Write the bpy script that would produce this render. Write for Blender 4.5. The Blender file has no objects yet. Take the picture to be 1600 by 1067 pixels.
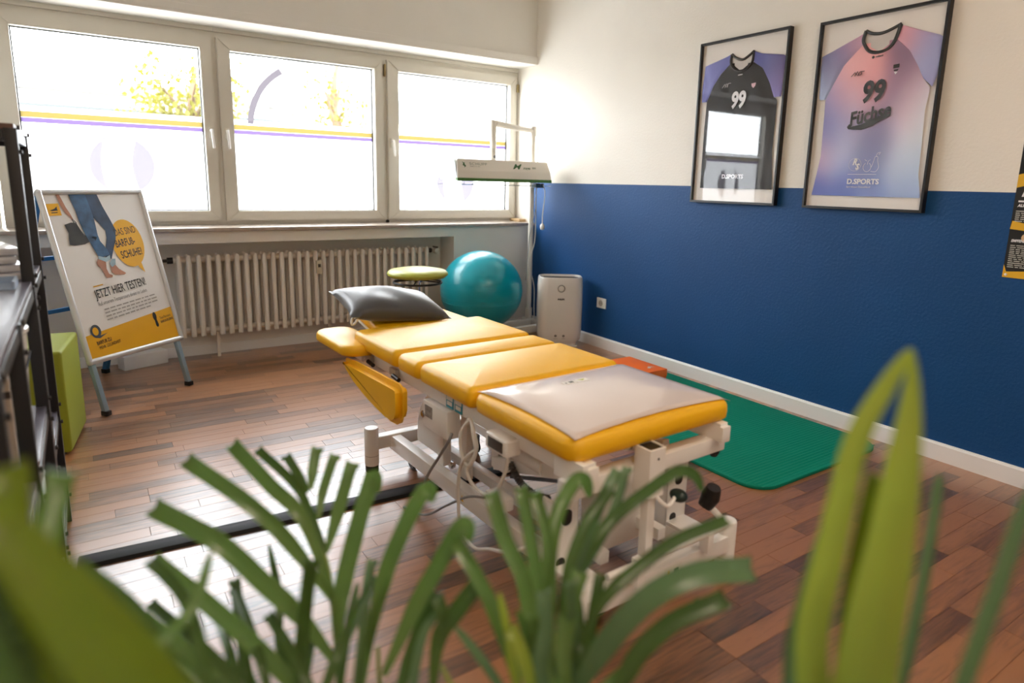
import bpy, bmesh, math, random
from mathutils import Vector, Matrix, Euler
from mathutils.geometry import intersect_point_line

random.seed(7)
SC = bpy.context.scene
COL = SC.collection
R = math.radians

# ------------------------------------------------------------------ camera
CAM = Vector((-3.350, -4.813, 1.265))
YAW, PITCH, ROLL, FOC = R(34.006), R(11.034), R(1.342), 1016.92      # focal length in pixels of a 1600 px wide frame
PPX, PPY = 813.74, 485.48
_fw = Vector((math.sin(YAW) * math.cos(PITCH), math.cos(YAW) * math.cos(PITCH), -math.sin(PITCH)))
_rt = Vector((math.cos(YAW), -math.sin(YAW), 0))
_up = _rt.cross(_fw)
RT = _rt * math.cos(ROLL) + _up * math.sin(ROLL)
UP = -_rt * math.sin(ROLL) + _up * math.cos(ROLL)
cd = bpy.data.cameras.new('camera')
cam = bpy.data.objects.new('camera', cd)
COL.objects.link(cam)
cam.matrix_world = Matrix(((RT.x, UP.x, -_fw.x, CAM.x), (RT.y, UP.y, -_fw.y, CAM.y), (RT.z, UP.z, -_fw.z, CAM.z), (0, 0, 0, 1)))
cd.sensor_width = 36.0
cd.lens = FOC * 36.0 / 1600.0
cd.shift_x = (800 - PPX) / 1600.0
cd.shift_y = (PPY - 533.5) / 1600.0
cd.clip_start = 0.02
cd.clip_end = 200
cd.dof.use_dof = True
cd.dof.focus_distance = 3.3
cd.dof.aperture_fstop = 1.7
SC.camera = cam

def at(u, v, d):
    """point of the room seen at pixel u, v at distance d in front of the lens"""
    return CAM + (RT * ((u - PPX) / FOC) - UP * ((v - PPY) / FOC) + _fw) * d

# ------------------------------------------------------------------ light
SKY = 13.0
w = bpy.data.worlds.new('sky')
SC.world = w
w.use_nodes = True
bg = w.node_tree.nodes['Background']
bg.inputs[0].default_value = (0.93, 0.97, 1.0, 1)
bg.inputs[1].default_value = SKY
vs = SC.view_settings
vs.view_transform = 'Standard'
vs.look = 'None'
vs.exposure = 0.80
vs.gamma = 1.0
vs.use_curve_mapping = False
SC.cycles.max_bounces = 10
SC.cycles.diffuse_bounces = 6
SC.cycles.glossy_bounces = 5
SC.cycles.transparent_max_bounces = 24
SC.cycles.transmission_bounces = 8
SC.cycles.caustics_reflective = False
SC.cycles.caustics_refractive = False
SC.cycles.sample_clamp_indirect = 6.0
SC.cycles.use_denoising = True

def portal(x0, x1, z0, z1, y):
    l = bpy.data.lights.new('daylight_portal', 'AREA')
    l.shape = 'RECTANGLE'
    l.size, l.size_y = x1 - x0, z1 - z0
    l.cycles.is_portal = True
    o = bpy.data.objects.new('daylight_portal', l)
    COL.objects.link(o)
    o.location = ((x0 + x1) / 2, y, (z0 + z1) / 2)
    o.rotation_euler = (R(-90), 0, 0)
portal(-3.75, 0.0, 0.92, 2.27, 0.40)

# ------------------------------------------------------------------ materials
MATS = {}
def lin(c):
    return tuple(((x / 255) / 12.92 if x / 255 <= 0.04045 else ((x / 255 + 0.055) / 1.055) ** 2.4) for x in c)
def mat(name, rgb, rough=0.5, metal=0.0, spec=0.5, bump=0.0, bscale=100.0, var=0.0, vscale=3.0, coat=0.0, sheen=0.0, stretch=(1, 1, 1), transl=0.0):
    """principled material with procedural colour mottling and fine relief"""
    if name in MATS:
        return MATS[name]
    m = bpy.data.materials.new(name)
    m.use_nodes = True
    nt = m.node_tree
    p = nt.nodes['Principled BSDF']
    c = lin(rgb)
    p.inputs['Base Color'].default_value = (*c, 1)
    p.inputs['Roughness'].default_value = rough
    p.inputs['Metallic'].default_value = metal
    p.inputs['Specular IOR Level'].default_value = spec
    p.inputs['Coat Weight'].default_value = coat
    p.inputs['Coat Roughness'].default_value = 0.15
    if sheen:
        p.inputs['Sheen Weight'].default_value = sheen
    tc = nt.nodes.new('ShaderNodeTexCoord')
    mp = nt.nodes.new('ShaderNodeMapping')
    mp.inputs['Scale'].default_value = stretch
    nt.links.new(tc.outputs['Object'], mp.inputs['Vector'])
    if var:
        n = nt.nodes.new('ShaderNodeTexNoise')
        n.inputs['Scale'].default_value = vscale
        n.inputs['Detail'].default_value = 4
        nt.links.new(mp.outputs[0], n.inputs['Vector'])
        r = nt.nodes.new('ShaderNodeValToRGB')
        r.color_ramp.elements[0].position = 0.3
        r.color_ramp.elements[1].position = 0.7
        r.color_ramp.elements[0].color = (*[x * (1 - var) for x in c], 1)
        r.color_ramp.elements[1].color = (*[min(1, x * (1 + var)) for x in c], 1)
        nt.links.new(n.outputs['Fac'], r.inputs[0])
        nt.links.new(r.outputs[0], p.inputs['Base Color'])
    if bump:
        n2 = nt.nodes.new('ShaderNodeTexNoise')
        n2.inputs['Scale'].default_value = bscale
        n2.inputs['Detail'].default_value = 3
        nt.links.new(mp.outputs[0], n2.inputs['Vector'])
        b = nt.nodes.new('ShaderNodeBump')
        b.inputs['Strength'].default_value = bump
        b.inputs['Distance'].default_value = 0.003
        nt.links.new(n2.outputs['Fac'], b.inputs['Height'])
        nt.links.new(b.outputs[0], p.inputs['Normal'])
    if transl:
        p.inputs['Transmission Weight'].default_value = 0
        t = nt.nodes.new('ShaderNodeBsdfTranslucent')
        t.inputs['Color'].default_value = (*c, 1)
        mx = nt.nodes.new('ShaderNodeMixShader')
        mx.inputs[0].default_value = transl
        out = nt.nodes['Material Output']
        nt.links.new(p.outputs[0], mx.inputs[1])
        nt.links.new(t.outputs[0], mx.inputs[2])
        nt.links.new(mx.outputs[0], out.inputs[0])
    MATS[name] = m
    return m

def mat_glass(name, gloss=1.0, tint=(1, 1, 1)):
    m = bpy.data.materials.new(name)
    m.use_nodes = True
    nt = m.node_tree
    nt.nodes.clear()
    out = nt.nodes.new('ShaderNodeOutputMaterial')
    t = nt.nodes.new('ShaderNodeBsdfTransparent')
    t.inputs[0].default_value = (*tint, 1)
    g = nt.nodes.new('ShaderNodeBsdfGlossy')
    g.inputs['Roughness'].default_value = 0.02
    # Schlick reflectance, the same from both sides of the pane
    ge = nt.nodes.new('ShaderNodeNewGeometry')
    dt = nt.nodes.new('ShaderNodeVectorMath'); dt.operation = 'DOT_PRODUCT'
    nt.links.new(ge.outputs['Incoming'], dt.inputs[0]); nt.links.new(ge.outputs['Normal'], dt.inputs[1])
    ab = nt.nodes.new('ShaderNodeMath'); ab.operation = 'ABSOLUTE'; nt.links.new(dt.outputs['Value'], ab.inputs[0])
    om = nt.nodes.new('ShaderNodeMath'); om.operation = 'SUBTRACT'; om.inputs[0].default_value = 1.0; nt.links.new(ab.outputs[0], om.inputs[1])
    pw_ = nt.nodes.new('ShaderNodeMath'); pw_.operation = 'POWER'; pw_.inputs[1].default_value = 5.0; nt.links.new(om.outputs[0], pw_.inputs[0])
    fm = nt.nodes.new('ShaderNodeMath'); fm.operation = 'MULTIPLY_ADD'; fm.inputs[1].default_value = 0.95; fm.inputs[2].default_value = 0.045
    nt.links.new(pw_.outputs[0], fm.inputs[0])
    mu = nt.nodes.new('ShaderNodeMath')
    mu.operation = 'MULTIPLY'
    mu.inputs[1].default_value = gloss
    mu.use_clamp = True
    nt.links.new(fm.outputs[0], mu.inputs[0])
    mx = nt.nodes.new('ShaderNodeMixShader')
    nt.links.new(mu.outputs[0], mx.inputs[0])
    nt.links.new(t.outputs[0], mx.inputs[1])
    nt.links.new(g.outputs[0], mx.inputs[2])
    nt.links.new(mx.outputs[0], out.inputs[0])
    MATS[name] = m
    return m

def mat_film(name, rgb, clear=0.0, linear=False):
    """window film: scatters the daylight through, tinted"""
    m = bpy.data.materials.new(name)
    m.use_nodes = True
    nt = m.node_tree
    nt.nodes.clear()
    out = nt.nodes.new('ShaderNodeOutputMaterial')
    t = nt.nodes.new('ShaderNodeBsdfTranslucent')
    rgb = rgb if linear else lin(rgb)
    t.inputs[0].default_value = (*rgb, 1)
    d = nt.nodes.new('ShaderNodeBsdfTransparent')
    d.inputs[0].default_value = (*rgb, 1)
    mx = nt.nodes.new('ShaderNodeMixShader')
    mx.inputs[0].default_value = clear
    nt.links.new(t.outputs[0], mx.inputs[1])
    nt.links.new(d.outputs[0], mx.inputs[2])
    nt.links.new(mx.outputs[0], out.inputs[0])
    MATS[name] = m
    return m

def mat_wood(name, dark, light, along, rough, island=True, spec=0.5, coat=0.0):
    """strip floor or board: grain along one axis, each strip with its own tone"""
    m = bpy.data.materials.new(name)
    m.use_nodes = True
    nt = m.node_tree
    L = nt.links.new
    p = nt.nodes['Principled BSDF']
    oi = nt.nodes.new('ShaderNodeObjectInfo')
    ge = nt.nodes.new('ShaderNodeNewGeometry')
    ad = nt.nodes.new('ShaderNodeMath'); ad.operation = 'ADD'
    L(oi.outputs['Random'], ad.inputs[0]); L(ge.outputs['Random Per Island'], ad.inputs[1])
    fr = nt.nodes.new('ShaderNodeMath'); fr.operation = 'FRACT'
    L(ad.outputs[0], fr.inputs[0])
    mu = nt.nodes.new('ShaderNodeMath'); mu.operation = 'MULTIPLY'; mu.inputs[1].default_value = 37.0
    L(fr.outputs[0], mu.inputs[0])
    cb = nt.nodes.new('ShaderNodeCombineXYZ')
    L(mu.outputs[0], cb.inputs['Z']); L(mu.outputs[0], cb.inputs['Y'])
    va = nt.nodes.new('ShaderNodeVectorMath'); va.operation = 'ADD'
    L(ge.outputs['Position'], va.inputs[0]); L(cb.outputs[0], va.inputs[1])
    mp = nt.nodes.new('ShaderNodeMapping')
    mp.inputs['Scale'].default_value = {'x': (1.6, 16, 1), 'y': (16, 1.6, 1)}[along]
    L(va.outputs[0], mp.inputs['Vector'])
    n = nt.nodes.new('ShaderNodeTexNoise')
    n.inputs['Scale'].default_value = 2.6; n.inputs['Detail'].default_value = 6; n.inputs['Distortion'].default_value = 1.6
    L(mp.outputs[0], n.inputs['Vector'])
    n2 = nt.nodes.new('ShaderNodeTexNoise')
    n2.inputs['Scale'].default_value = 14; n2.inputs['Detail'].default_value = 4
    L(mp.outputs[0], n2.inputs['Vector'])
    # tone of the strip + grain
    t1 = nt.nodes.new('ShaderNodeMath'); t1.operation = 'MULTIPLY_ADD'; t1.inputs[1].default_value = 0.62; t1.inputs[2].default_value = -0.14
    L(fr.outputs[0], t1.inputs[0])
    t2 = nt.nodes.new('ShaderNodeMath'); t2.operation = 'MULTIPLY_ADD'; t2.inputs[1].default_value = 1.0
    L(n.outputs['Fac'], t2.inputs[0]); L(t1.outputs[0], t2.inputs[2])
    t3 = nt.nodes.new('ShaderNodeMath'); t3.operation = 'MULTIPLY_ADD'; t3.inputs[1].default_value = 0.3
    L(n2.outputs['Fac'], t3.inputs[0]); L(t2.outputs[0], t3.inputs[2])
    r = nt.nodes.new('ShaderNodeValToRGB')
    e = r.color_ramp.elements
    e[0].position = 0.32; e[0].color = (*lin(dark), 1)
    e[1].position = 1.15 if False else 1.0; e[1].color = (*lin(light), 1)
    mid = e.new(0.62); mid.color = (*[(a * 0.62 + b * 0.38) for a, b in zip(lin(dark), lin(light))], 1)
    L(t3.outputs[0], r.inputs[0]); L(r.outputs[0], p.inputs['Base Color'])
    p.inputs['Roughness'].default_value = rough
    p.inputs['Specular IOR Level'].default_value = spec
    p.inputs['Coat Weight'].default_value = coat
    p.inputs['Coat Roughness'].default_value = 0.36
    b = nt.nodes.new('ShaderNodeBump'); b.inputs['Strength'].default_value = 0.06; b.inputs['Distance'].default_value = 0.001
    L(n2.outputs['Fac'], b.inputs['Height']); L(b.outputs[0], p.inputs['Normal'])
    MATS[name] = m
    return m

def mat_vcol(name, rough=0.6, bump=0.15, bscale=60, spec=0.3, sheen=0.0):
    """printed cloth: the printed colours are stored on the mesh"""
    m = bpy.data.materials.new(name)
    m.use_nodes = True
    nt = m.node_tree
    p = nt.nodes['Principled BSDF']
    a = nt.nodes.new('ShaderNodeVertexColor')
    a.layer_name = 'print'
    nt.links.new(a.outputs[0], p.inputs['Base Color'])
    p.inputs['Roughness'].default_value = rough
    p.inputs['Specular IOR Level'].default_value = spec
    tc = nt.nodes.new('ShaderNodeTexCoord')
    n2 = nt.nodes.new('ShaderNodeTexNoise')
    n2.inputs['Scale'].default_value = bscale
    nt.links.new(tc.outputs['Object'], n2.inputs['Vector'])
    b = nt.nodes.new('ShaderNodeBump'); b.inputs['Strength'].default_value = bump; b.inputs['Distance'].default_value = 0.002
    nt.links.new(n2.outputs['Fac'], b.inputs['Height']); nt.links.new(b.outputs[0], p.inputs['Normal'])
    MATS[name] = m
    return m

def mat_emit(name, rgb, s):
    m = bpy.data.materials.new(name)
    m.use_nodes = True
    p = m.node_tree.nodes['Principled BSDF']
    p.inputs['Base Color'].default_value = (0.9, 0.9, 0.88, 1)
    p.inputs['Emission Color'].default_value = (*lin(rgb), 1)
    p.inputs['Emission Strength'].default_value = s
    MATS[name] = m
    return m

# ------------------------------------------------------------------ mesh helpers
class MB:
    def __init__(self):
        self.bm = bmesh.new()
    def add(self, tmp, M=None):
        if M is not None:
            tmp.transform(M)
        me = bpy.data.meshes.new('tmp')
        tmp.to_mesh(me); tmp.free()
        self.bm.from_mesh(me)
        bpy.data.meshes.remove(me)
        return self
    def box(self, x0, x1, y0, y1, z0, z1, bev=0.0, M=None, seg=2):
        t = bmesh.new()
        bmesh.ops.create_cube(t, size=1)
        for v in t.verts:
            v.co = Vector(((x0 + x1) / 2 + v.co.x * (x1 - x0), (y0 + y1) / 2 + v.co.y * (y1 - y0), (z0 + z1) / 2 + v.co.z * (z1 - z0)))
        if bev:
            bmesh.ops.bevel(t, geom=t.edges[:], offset=bev, segments=seg, affect='EDGES', profile=0.6)
        return self.add(t, M)
    def bar(self, p, q, wx, wz, bev=0.0, up=(0, 0, 1)):
        """square tube from p to q"""
        p, q = Vector(p), Vector(q)
        d = q - p; L = d.length; d.normalize()
        x = d.cross(Vector(up))
        if x.length < 1e-4:
            x = d.cross(Vector((0, 1, 0)))
        x.normalize(); z = x.cross(d)
        M = Matrix(((x.x, d.x, z.x, p.x), (x.y, d.y, z.y, p.y), (x.z, d.z, z.z, p.z), (0, 0, 0, 1)))
        return self.box(-wx / 2, wx / 2, 0, L, -wz / 2, wz / 2, bev, M)
    def cyl(self, p, q, r0, r1=None, n=20, bev=0.0):
        p, q = Vector(p), Vector(q)
        r1 = r0 if r1 is None else r1
        d = q - p; L = d.length
        t = bmesh.new()
        bmesh.ops.create_cone(t, cap_ends=True, segments=n, radius1=r0, radius2=r1, depth=L)
        if bev:
            bmesh.ops.bevel(t, geom=[e for e in t.edges if abs(e.verts[0].co.z - e.verts[1].co.z) < 1e-6], offset=bev, segments=2, affect='EDGES')
        M = Matrix.Translation((p + q) / 2) @ d.to_track_quat('Z', 'Y').to_matrix().to_4x4()
        return self.add(t, M)
    def ball(self, c, r, sc=(1, 1, 1), n=20):
        t = bmesh.new()
        bmesh.ops.create_uvsphere(t, u_segments=n, v_segments=n // 2, radius=r)
        return self.add(t, Matrix.Translation(Vector(c)) @ Matrix.Diagonal((*sc, 1)))
    def tube(self, pts, r, n=8, smooth=0, closed=False):
        pts = [Vector(p) for p in pts]
        if smooth:
            pts = spline(pts, smooth, closed)
        t = bmesh.new()
        rings = []
        N = len(pts)
        prev = None
        for i, p in enumerate(pts):
            a = pts[i - 1] if (i > 0 or closed) else pts[i]
            b = pts[(i + 1) % N] if (i < N - 1 or closed) else pts[i]
            d = (b - a).normalized()
            if prev is None:
                x = d.orthogonal().normalized()
            else:
                x = (prev - d * prev.dot(d))
                x = x.normalized() if x.length > 1e-6 else d.orthogonal().normalized()
            prev = x
            y = d.cross(x)
            rr = r(i / (N - 1)) if callable(r) else r
            rings.append([t.verts.new(p + (x * math.cos(2 * math.pi * k / n) + y * math.sin(2 * math.pi * k / n)) * rr) for k in range(n)])
        for i in range(N if closed else N - 1):
            A, B = rings[i], rings[(i + 1) % N]
            for k in range(n):
                t.faces.new((A[k], A[(k + 1) % n], B[(k + 1) % n], B[k]))
        if not closed:
            t.faces.new(rings[0][::-1]); t.faces.new(rings[-1])
        bmesh.ops.recalc_face_normals(t, faces=t.faces[:])
        return self.add(t)
    def lathe(self, prof, c=(0, 0, 0), n=32, M=None):
        t = bmesh.new()
        rings = []
        for r, z in prof:
            if r < 1e-6:
                rings.append([t.verts.new((0, 0, z))])
            else:
                rings.append([t.verts.new((r * math.cos(2 * math.pi * k / n), r * math.sin(2 * math.pi * k / n), z)) for k in range(n)])
        for A, B in zip(rings, rings[1:]):
            for k in range(n):
                a0, a1 = A[k % len(A)], A[(k + 1) % len(A)]
                b0, b1 = B[k % len(B)], B[(k + 1) % len(B)]
                vs_ = []
                for v in (a0, a1, b1, b0):
                    if v not in vs_:
                        vs_.append(v)
                if len(vs_) > 2:
                    t.faces.new(vs_)
        for ring, rev in ((rings[0], True), (rings[-1], False)):
            if len(ring) > 2:
                t.faces.new(ring[::-1] if rev else ring)
        bmesh.ops.recalc_face_normals(t, faces=t.faces[:])
        return self.add(t, (M if M is not None else Matrix.Translation(Vector(c))))
    def prism(self, poly, h0, h1, M=None, bev=0.0, seg=2):
        """polygon in local xy, extruded along local z"""
        t = bmesh.new()
        bot = [t.verts.new((x, y, h0)) for x, y in poly]
        top = [t.verts.new((x, y, h1)) for x, y in poly]
        n = len(poly)
        t.faces.new(bot[::-1]); t.faces.new(top)
        for k in range(n):
            t.faces.new((bot[k], bot[(k + 1) % n], top[(k + 1) % n], top[k]))
        bmesh.ops.recalc_face_normals(t, faces=t.faces[:])
        if bev:
            ed = [e for e in t.edges if abs(e.verts[0].co.z - e.verts[1].co.z) < 1e-7]
            bmesh.ops.bevel(t, geom=ed, offset=bev, segments=seg, affect='EDGES')
        return self.add(t, M)
    def flat(self, poly, M=None):
        t = bmesh.new()
        f = t.faces.new([t.verts.new((x, y, 0)) for x, y in poly])
        bmesh.ops.triangulate(t, faces=[f])
        return self.add(t, M)
    def rings(self, rings, cap0=True, cap1=True, M=None):
        t = bmesh.new()
        V = [[t.verts.new(p) for p in r] for r in rings]
        n = len(V[0])
        for A, B in zip(V, V[1:]):
            for k in range(n):
                t.faces.new((A[k], A[(k + 1) % n], B[(k + 1) % n], B[k]))
        if cap0:
            t.faces.new(V[0][::-1])
        if cap1:
            t.faces.new(V[-1])
        bmesh.ops.recalc_face_normals(t, faces=t.faces[:])
        return self.add(t, M)
    def build(self, name, m, parent=None, smooth=True, angle=35, mods=None):
        me = bpy.data.meshes.new(name)
        self.bm.to_mesh(me); self.bm.free()
        return mesh_obj(name, me, m, parent, smooth, angle)

def mesh_obj(name, me, m, parent=None, smooth=True, angle=35):
    for mm in (m if isinstance(m, (list, tuple)) else [m]):
        me.materials.append(mm)
    if smooth:
        me.shade_smooth()
        me.set_sharp_from_angle(angle=R(angle))
    o = bpy.data.objects.new(name, me)
    COL.objects.link(o)
    if parent:
        o.parent = parent
    return o

def spline(pts, n, closed=False):
    out = []
    N = len(pts)
    for i in range(N if closed else N - 1):
        p0 = pts[(i - 1) % N] if (i > 0 or closed) else pts[i]
        p1, p2 = pts[i], pts[(i + 1) % N]
        p3 = pts[(i + 2) % N] if (i < N - 2 or closed) else p2
        for k in range(n):
            t = k / n
            out.append(0.5 * ((2 * p1) + (p2 - p0) * t + (2 * p0 - 5 * p1 + 4 * p2 - p3) * t * t + (3 * p1 - p0 - 3 * p2 + p3) * t ** 3))
    if not closed:
        out.append(pts[-1])
    return out

def rrect(x0, x1, y0, y1, r, n=5):
    r = max(1e-4, min(r, (x1 - x0) / 2 - 1e-5, (y1 - y0) / 2 - 1e-5))
    out = []
    for cx, cy, a in ((x1 - r, y0 + r, -90), (x1 - r, y1 - r, 0), (x0 + r, y1 - r, 90), (x0 + r, y0 + r, 180)):
        for k in range(n + 1):
            t = R(a + 90 * k / n)
            out.append((cx + r * math.cos(t), cy + r * math.sin(t)))
    return out

def empty(name, loc=(0, 0, 0), rz=0.0, label=None, cat=None, group=None, kind=None):
    o = bpy.data.objects.new(name, None)
    o.empty_display_size = 0.1
    COL.objects.link(o)
    o.location = loc
    o.rotation_euler = (0, 0, rz)
    return tag(o, label, cat, group, kind)
def tag(o, label=None, cat=None, group=None, kind=None):
    if label: o['label'] = label
    if cat: o['category'] = cat
    if group: o['group'] = group
    if kind: o['kind'] = kind
    return o
def frame_matrix(o, x, y, z):
    x, y, z = Vector(x), Vector(y), Vector(z)
    return Matrix(((x.x, y.x, z.x, o[0]), (x.y, y.y, z.y, o[1]), (x.z, y.z, z.z, o[2]), (0, 0, 0, 1)))

def text(name, body, h, m, parent, M, xs=1.0, align='LEFT', shear=0.0, bold=0.0, ext=0.0004, space=1.0):
    """flat lettering: h = cap height, M places the local xy plane"""
    cu = bpy.data.curves.new(name, 'FONT')
    cu.body = body
    cu.size = h / 0.70
    cu.align_x = align
    cu.shear = shear
    cu.offset = bold
    cu.extrude = ext
    cu.space_character = space
    cu.resolution_u = 3
    o = bpy.data.objects.new(name, cu)
    COL.objects.link(o)
    bpy.context.view_layer.update()
    me = bpy.data.meshes.new_from_object(o.evaluated_get(bpy.context.evaluated_depsgraph_get()))
    bpy.data.objects.remove(o); bpy.data.curves.remove(cu)
    me.name = name
    me.transform(M @ Matrix.Diagonal((xs, 1, 1, 1)))
    me.materials.clear()
    return mesh_obj(name, me, m, parent, smooth=False)
# ------------------------------------------------------------------ shared materials
M_WALL = mat('white_wall_paint', (233, 228, 219), 0.85, spec=0.2, bump=0.55, bscale=70, var=0.02, vscale=2)
M_BLUE = mat('blue_wall_paint', (8, 68, 122), 0.6, spec=0.35, bump=0.55, bscale=70, var=0.06, vscale=1.5)
M_PLASTER = mat('smooth_white_plaster', (228, 224, 216), 0.8, spec=0.2, bump=0.15, bscale=40, var=0.02)
M_CEIL = mat('ceiling_paint', (238, 236, 230), 0.9, spec=0.1, bump=0.1)
M_BASE = mat('white_skirting', (238, 238, 236), 0.4, bump=0.03, var=0.01)
M_UPVC = mat('upvc_frame', (204, 199, 187), 0.35, bump=0.03, var=0.02)
M_GASKET = mat('rubber_gasket', (40, 44, 46), 0.6, bump=0.1)
M_SILL = mat('stone_sill', (170, 158, 146), 0.25, bump=0.05, var=0.15, vscale=25)
M_WHITE = mat('white_enamel', (244, 243, 240), 0.3, bump=0.03, var=0.015, vscale=6)
M_BLACK = mat('black_plastic', (16, 16, 17), 0.45, bump=0.05, var=0.2)
M_BLKMET = mat('black_powder_metal', (17, 16, 20), 0.42, bump=0.08, bscale=300, var=0.1)
M_CHROME = mat('chrome', (200, 200, 200), 0.12, metal=1.0, bump=0.01)
M_PAPER = mat('poster_paper', (226, 224, 222), 0.28, bump=0.25, bscale=7, var=0.01)
M_GLASS = mat_glass('window_glass', 0.6)
M_PICGLASS = mat_glass('picture_glass', 1.35)
M_FILM = mat_film('frosted_film', (.74, .74, .76), 0.03, True)

# ------------------------------------------------------------------ floor
XL, YF, ZC = -4.25, -6.2, 2.95
floor = MB().box(XL - .1, 0.1, YF - .1, 0.46, -0.12, -0.006).build('floor', mat('screed', (60, 45, 35), 0.9, bump=0.2), smooth=False)
tag(floor, 'walnut strip floor with warm brown staves', 'floor', kind='structure')
M_FLOOR = mat_wood('walnut_staves', (38, 21, 14), (160, 108, 68), 'x', 0.28, spec=1.0, coat=0.8)
PITCHW, GAP = 0.0695, 0.0009
strips = []
rr = random.Random(3)
y = 0.249
while y > YF:
    x = 0.0 - 0.001
    first = True
    while x > XL:
        L = rr.choice((0.26, 0.32, 0.38, 0.44, 0.50, 0.58)) if not first else rr.choice((0.12, 0.18, 0.24, 0.30, 0.36))
        first = False
        x0 = max(XL, x - L)
        if x0 - XL < 0.08:
            x0 = XL
        strips.append((x0, x, y - PITCHW, y))
        x = x0
        if x <= XL + 1e-6:
            break
    y -= PITCHW
def px_of(p):
    d = Vector(p) - CAM
    z = d.dot(_fw)
    if z < 0.05:
        return None
    return (PPX + FOC * d.dot(RT) / z, PPY - FOC * d.dot(UP) / z)
def shown(s):
    P = [px_of((s[0], s[2], 0)), px_of((s[1], s[2], 0)), px_of((s[1], s[3], 0)), px_of((s[0], s[3], 0))]
    if any(q is None for q in P):
        return 0
    c = (sum(q[0] for q in P) / 4, sum(q[1] for q in P) / 4)
    if not (-60 < c[0] < 1660 and 0 < c[1] < 1110):
        return 0
    return abs(sum(P[i][0] * P[(i + 1) % 4][1] - P[(i + 1) % 4][0] * P[i][1] for i in range(4))) / 2
order = sorted(strips, key=shown, reverse=True)
cache = {}
def strip_mesh(L):
    k = round(L, 3)
    if k not in cache:
        b = MB().box(GAP / 2, L - GAP / 2, GAP / 2, PITCHW - GAP / 2, -0.006, 0.0, bev=0.0006, seg=1)
        me = bpy.data.meshes.new('plank')
        b.bm.to_mesh(me); b.bm.free()
        me.materials.append(M_FLOOR)
        cache[k] = me
    return cache[k]
for s in order[:300]:
    o = bpy.data.objects.new('plank', strip_mesh(s[1] - s[0]))
    COL.objects.link(o)
    o.parent = floor
    o.location = (s[0], s[2], 0)
vv, ff = [], []
for s in order[300:]:
    i = len(vv)
    a, b_, c, d = s[0] + GAP / 2, s[1] - GAP / 2, s[2] + GAP / 2, s[3] - GAP / 2
    vv += [(a, c, -.006), (b_, c, -.006), (b_, d, -.006), (a, d, -.006), (a, c, 0), (b_, c, 0), (b_, d, 0), (a, d, 0)]
    ff += [tuple(i + k for k in f) for f in ((4, 5, 6, 7), (0, 1, 5, 4), (1, 2, 6, 5), (2, 3, 7, 6), (3, 0, 4, 7), (3, 2, 1, 0))]
me = bpy.data.meshes.new('plank_field')
me.from_pydata(vv, [], ff)
tag(mesh_obj('plank_field', me, M_FLOOR, floor, smooth=False), kind='stuff')

# ------------------------------------------------------------------ walls
ZBLUE = 1.277
b = MB()
b.box(0, 0.12, YF, -0.0, ZBLUE, ZC)
b.box(0, 0.12, 0.0, 0.46, 0.0, ZC)
wr = b.build('wall_right', M_WALL, smooth=False)
tag(wr, 'rough plaster wall, white above and deep blue below', 'wall', kind='structure')
MB().box(0, 0.12, YF, -0.0, 0, ZBLUE).build('blue_paint_field', M_BLUE, wr, smooth=False)
b = MB()
XN0, XN1, ZN = -3.76, -0.79, 0.823
b.box(XN1, 0.0, 0.0, 0.46, 0, 0.905)                # pier beside the radiator niche
b.box(XL, XN0, 0.0, 0.46, 0, ZC)                    # pier at the left
b.box(XN0, XN1, 0.0, 0.46, ZN, 0.905)               # lintel over the niche
b.box(XN0, XN1, 0.25, 0.46, 0, ZN)                  # niche back
b.box(XN0, 0.0, 0.0, 0.46, 2.275, ZC)               # wall over the windows
wb = b.build('wall_back', M_PLASTER, smooth=False)
tag(wb, 'white plastered window wall with radiator niche', 'wall', kind='structure')
tag(MB().box(XL - .12, XL, YF, 0.46, 0, ZC).build('wall_left', M_PLASTER, smooth=False), 'plain white wall behind the shelving', 'wall', kind='structure')
tag(MB().box(XL - .12, 0.12, YF - .12, YF, 0, ZC).build('wall_front', M_PLASTER, smooth=False), 'plain white wall facing the windows', 'wall', kind='structure')
tag(MB().box(XL - .12, 0.12, YF - .12, 0.46, ZC, ZC + .1).build('ceiling', M_CEIL, smooth=False), 'plain white ceiling', 'ceiling', kind='structure')
# trims
tag(MB().box(XN0, -0.001, -0.022, 0.255, 2.262, 2.275).box(XN0, -0.001, -0.022, 0.0, 2.275, 2.322, bev=0.003).build('trim_1', M_PLASTER, smooth=False), 'white moulding along the edge over the windows', 'trim', kind='structure')
tag(MB().box(XN0, -0.001, -0.03, 0.30, 0.905, 0.928, bev=0.004).build('trim_2', M_SILL), 'grey stone window sill running under all windows', 'window sill', kind='structure')
tag(MB().prism([(0, 0), (-0.016, 0), (-0.016, 0.078), (-0.010, 0.088), (0, 0.088)], 0, 6.18, frame_matrix((0, 0, 0), (1, 0, 0), (0, 0, 1), (0, -1, 0))).build('baseboard_right', M_BASE, smooth=False), 'white skirting board along the blue wall', 'baseboard', kind='structure')
b = MB()
b.box(XN0, XN1, 0.235, 0.25, 0, 0.07, bev=0.002)
b.box(XN1, -0.017, -0.014, 0.0, 0, 0.07, bev=0.002)
tag(b.build('baseboard_back', M_BASE, smooth=False), 'white skirting board under the radiator', 'baseboard', kind='structure')

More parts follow.
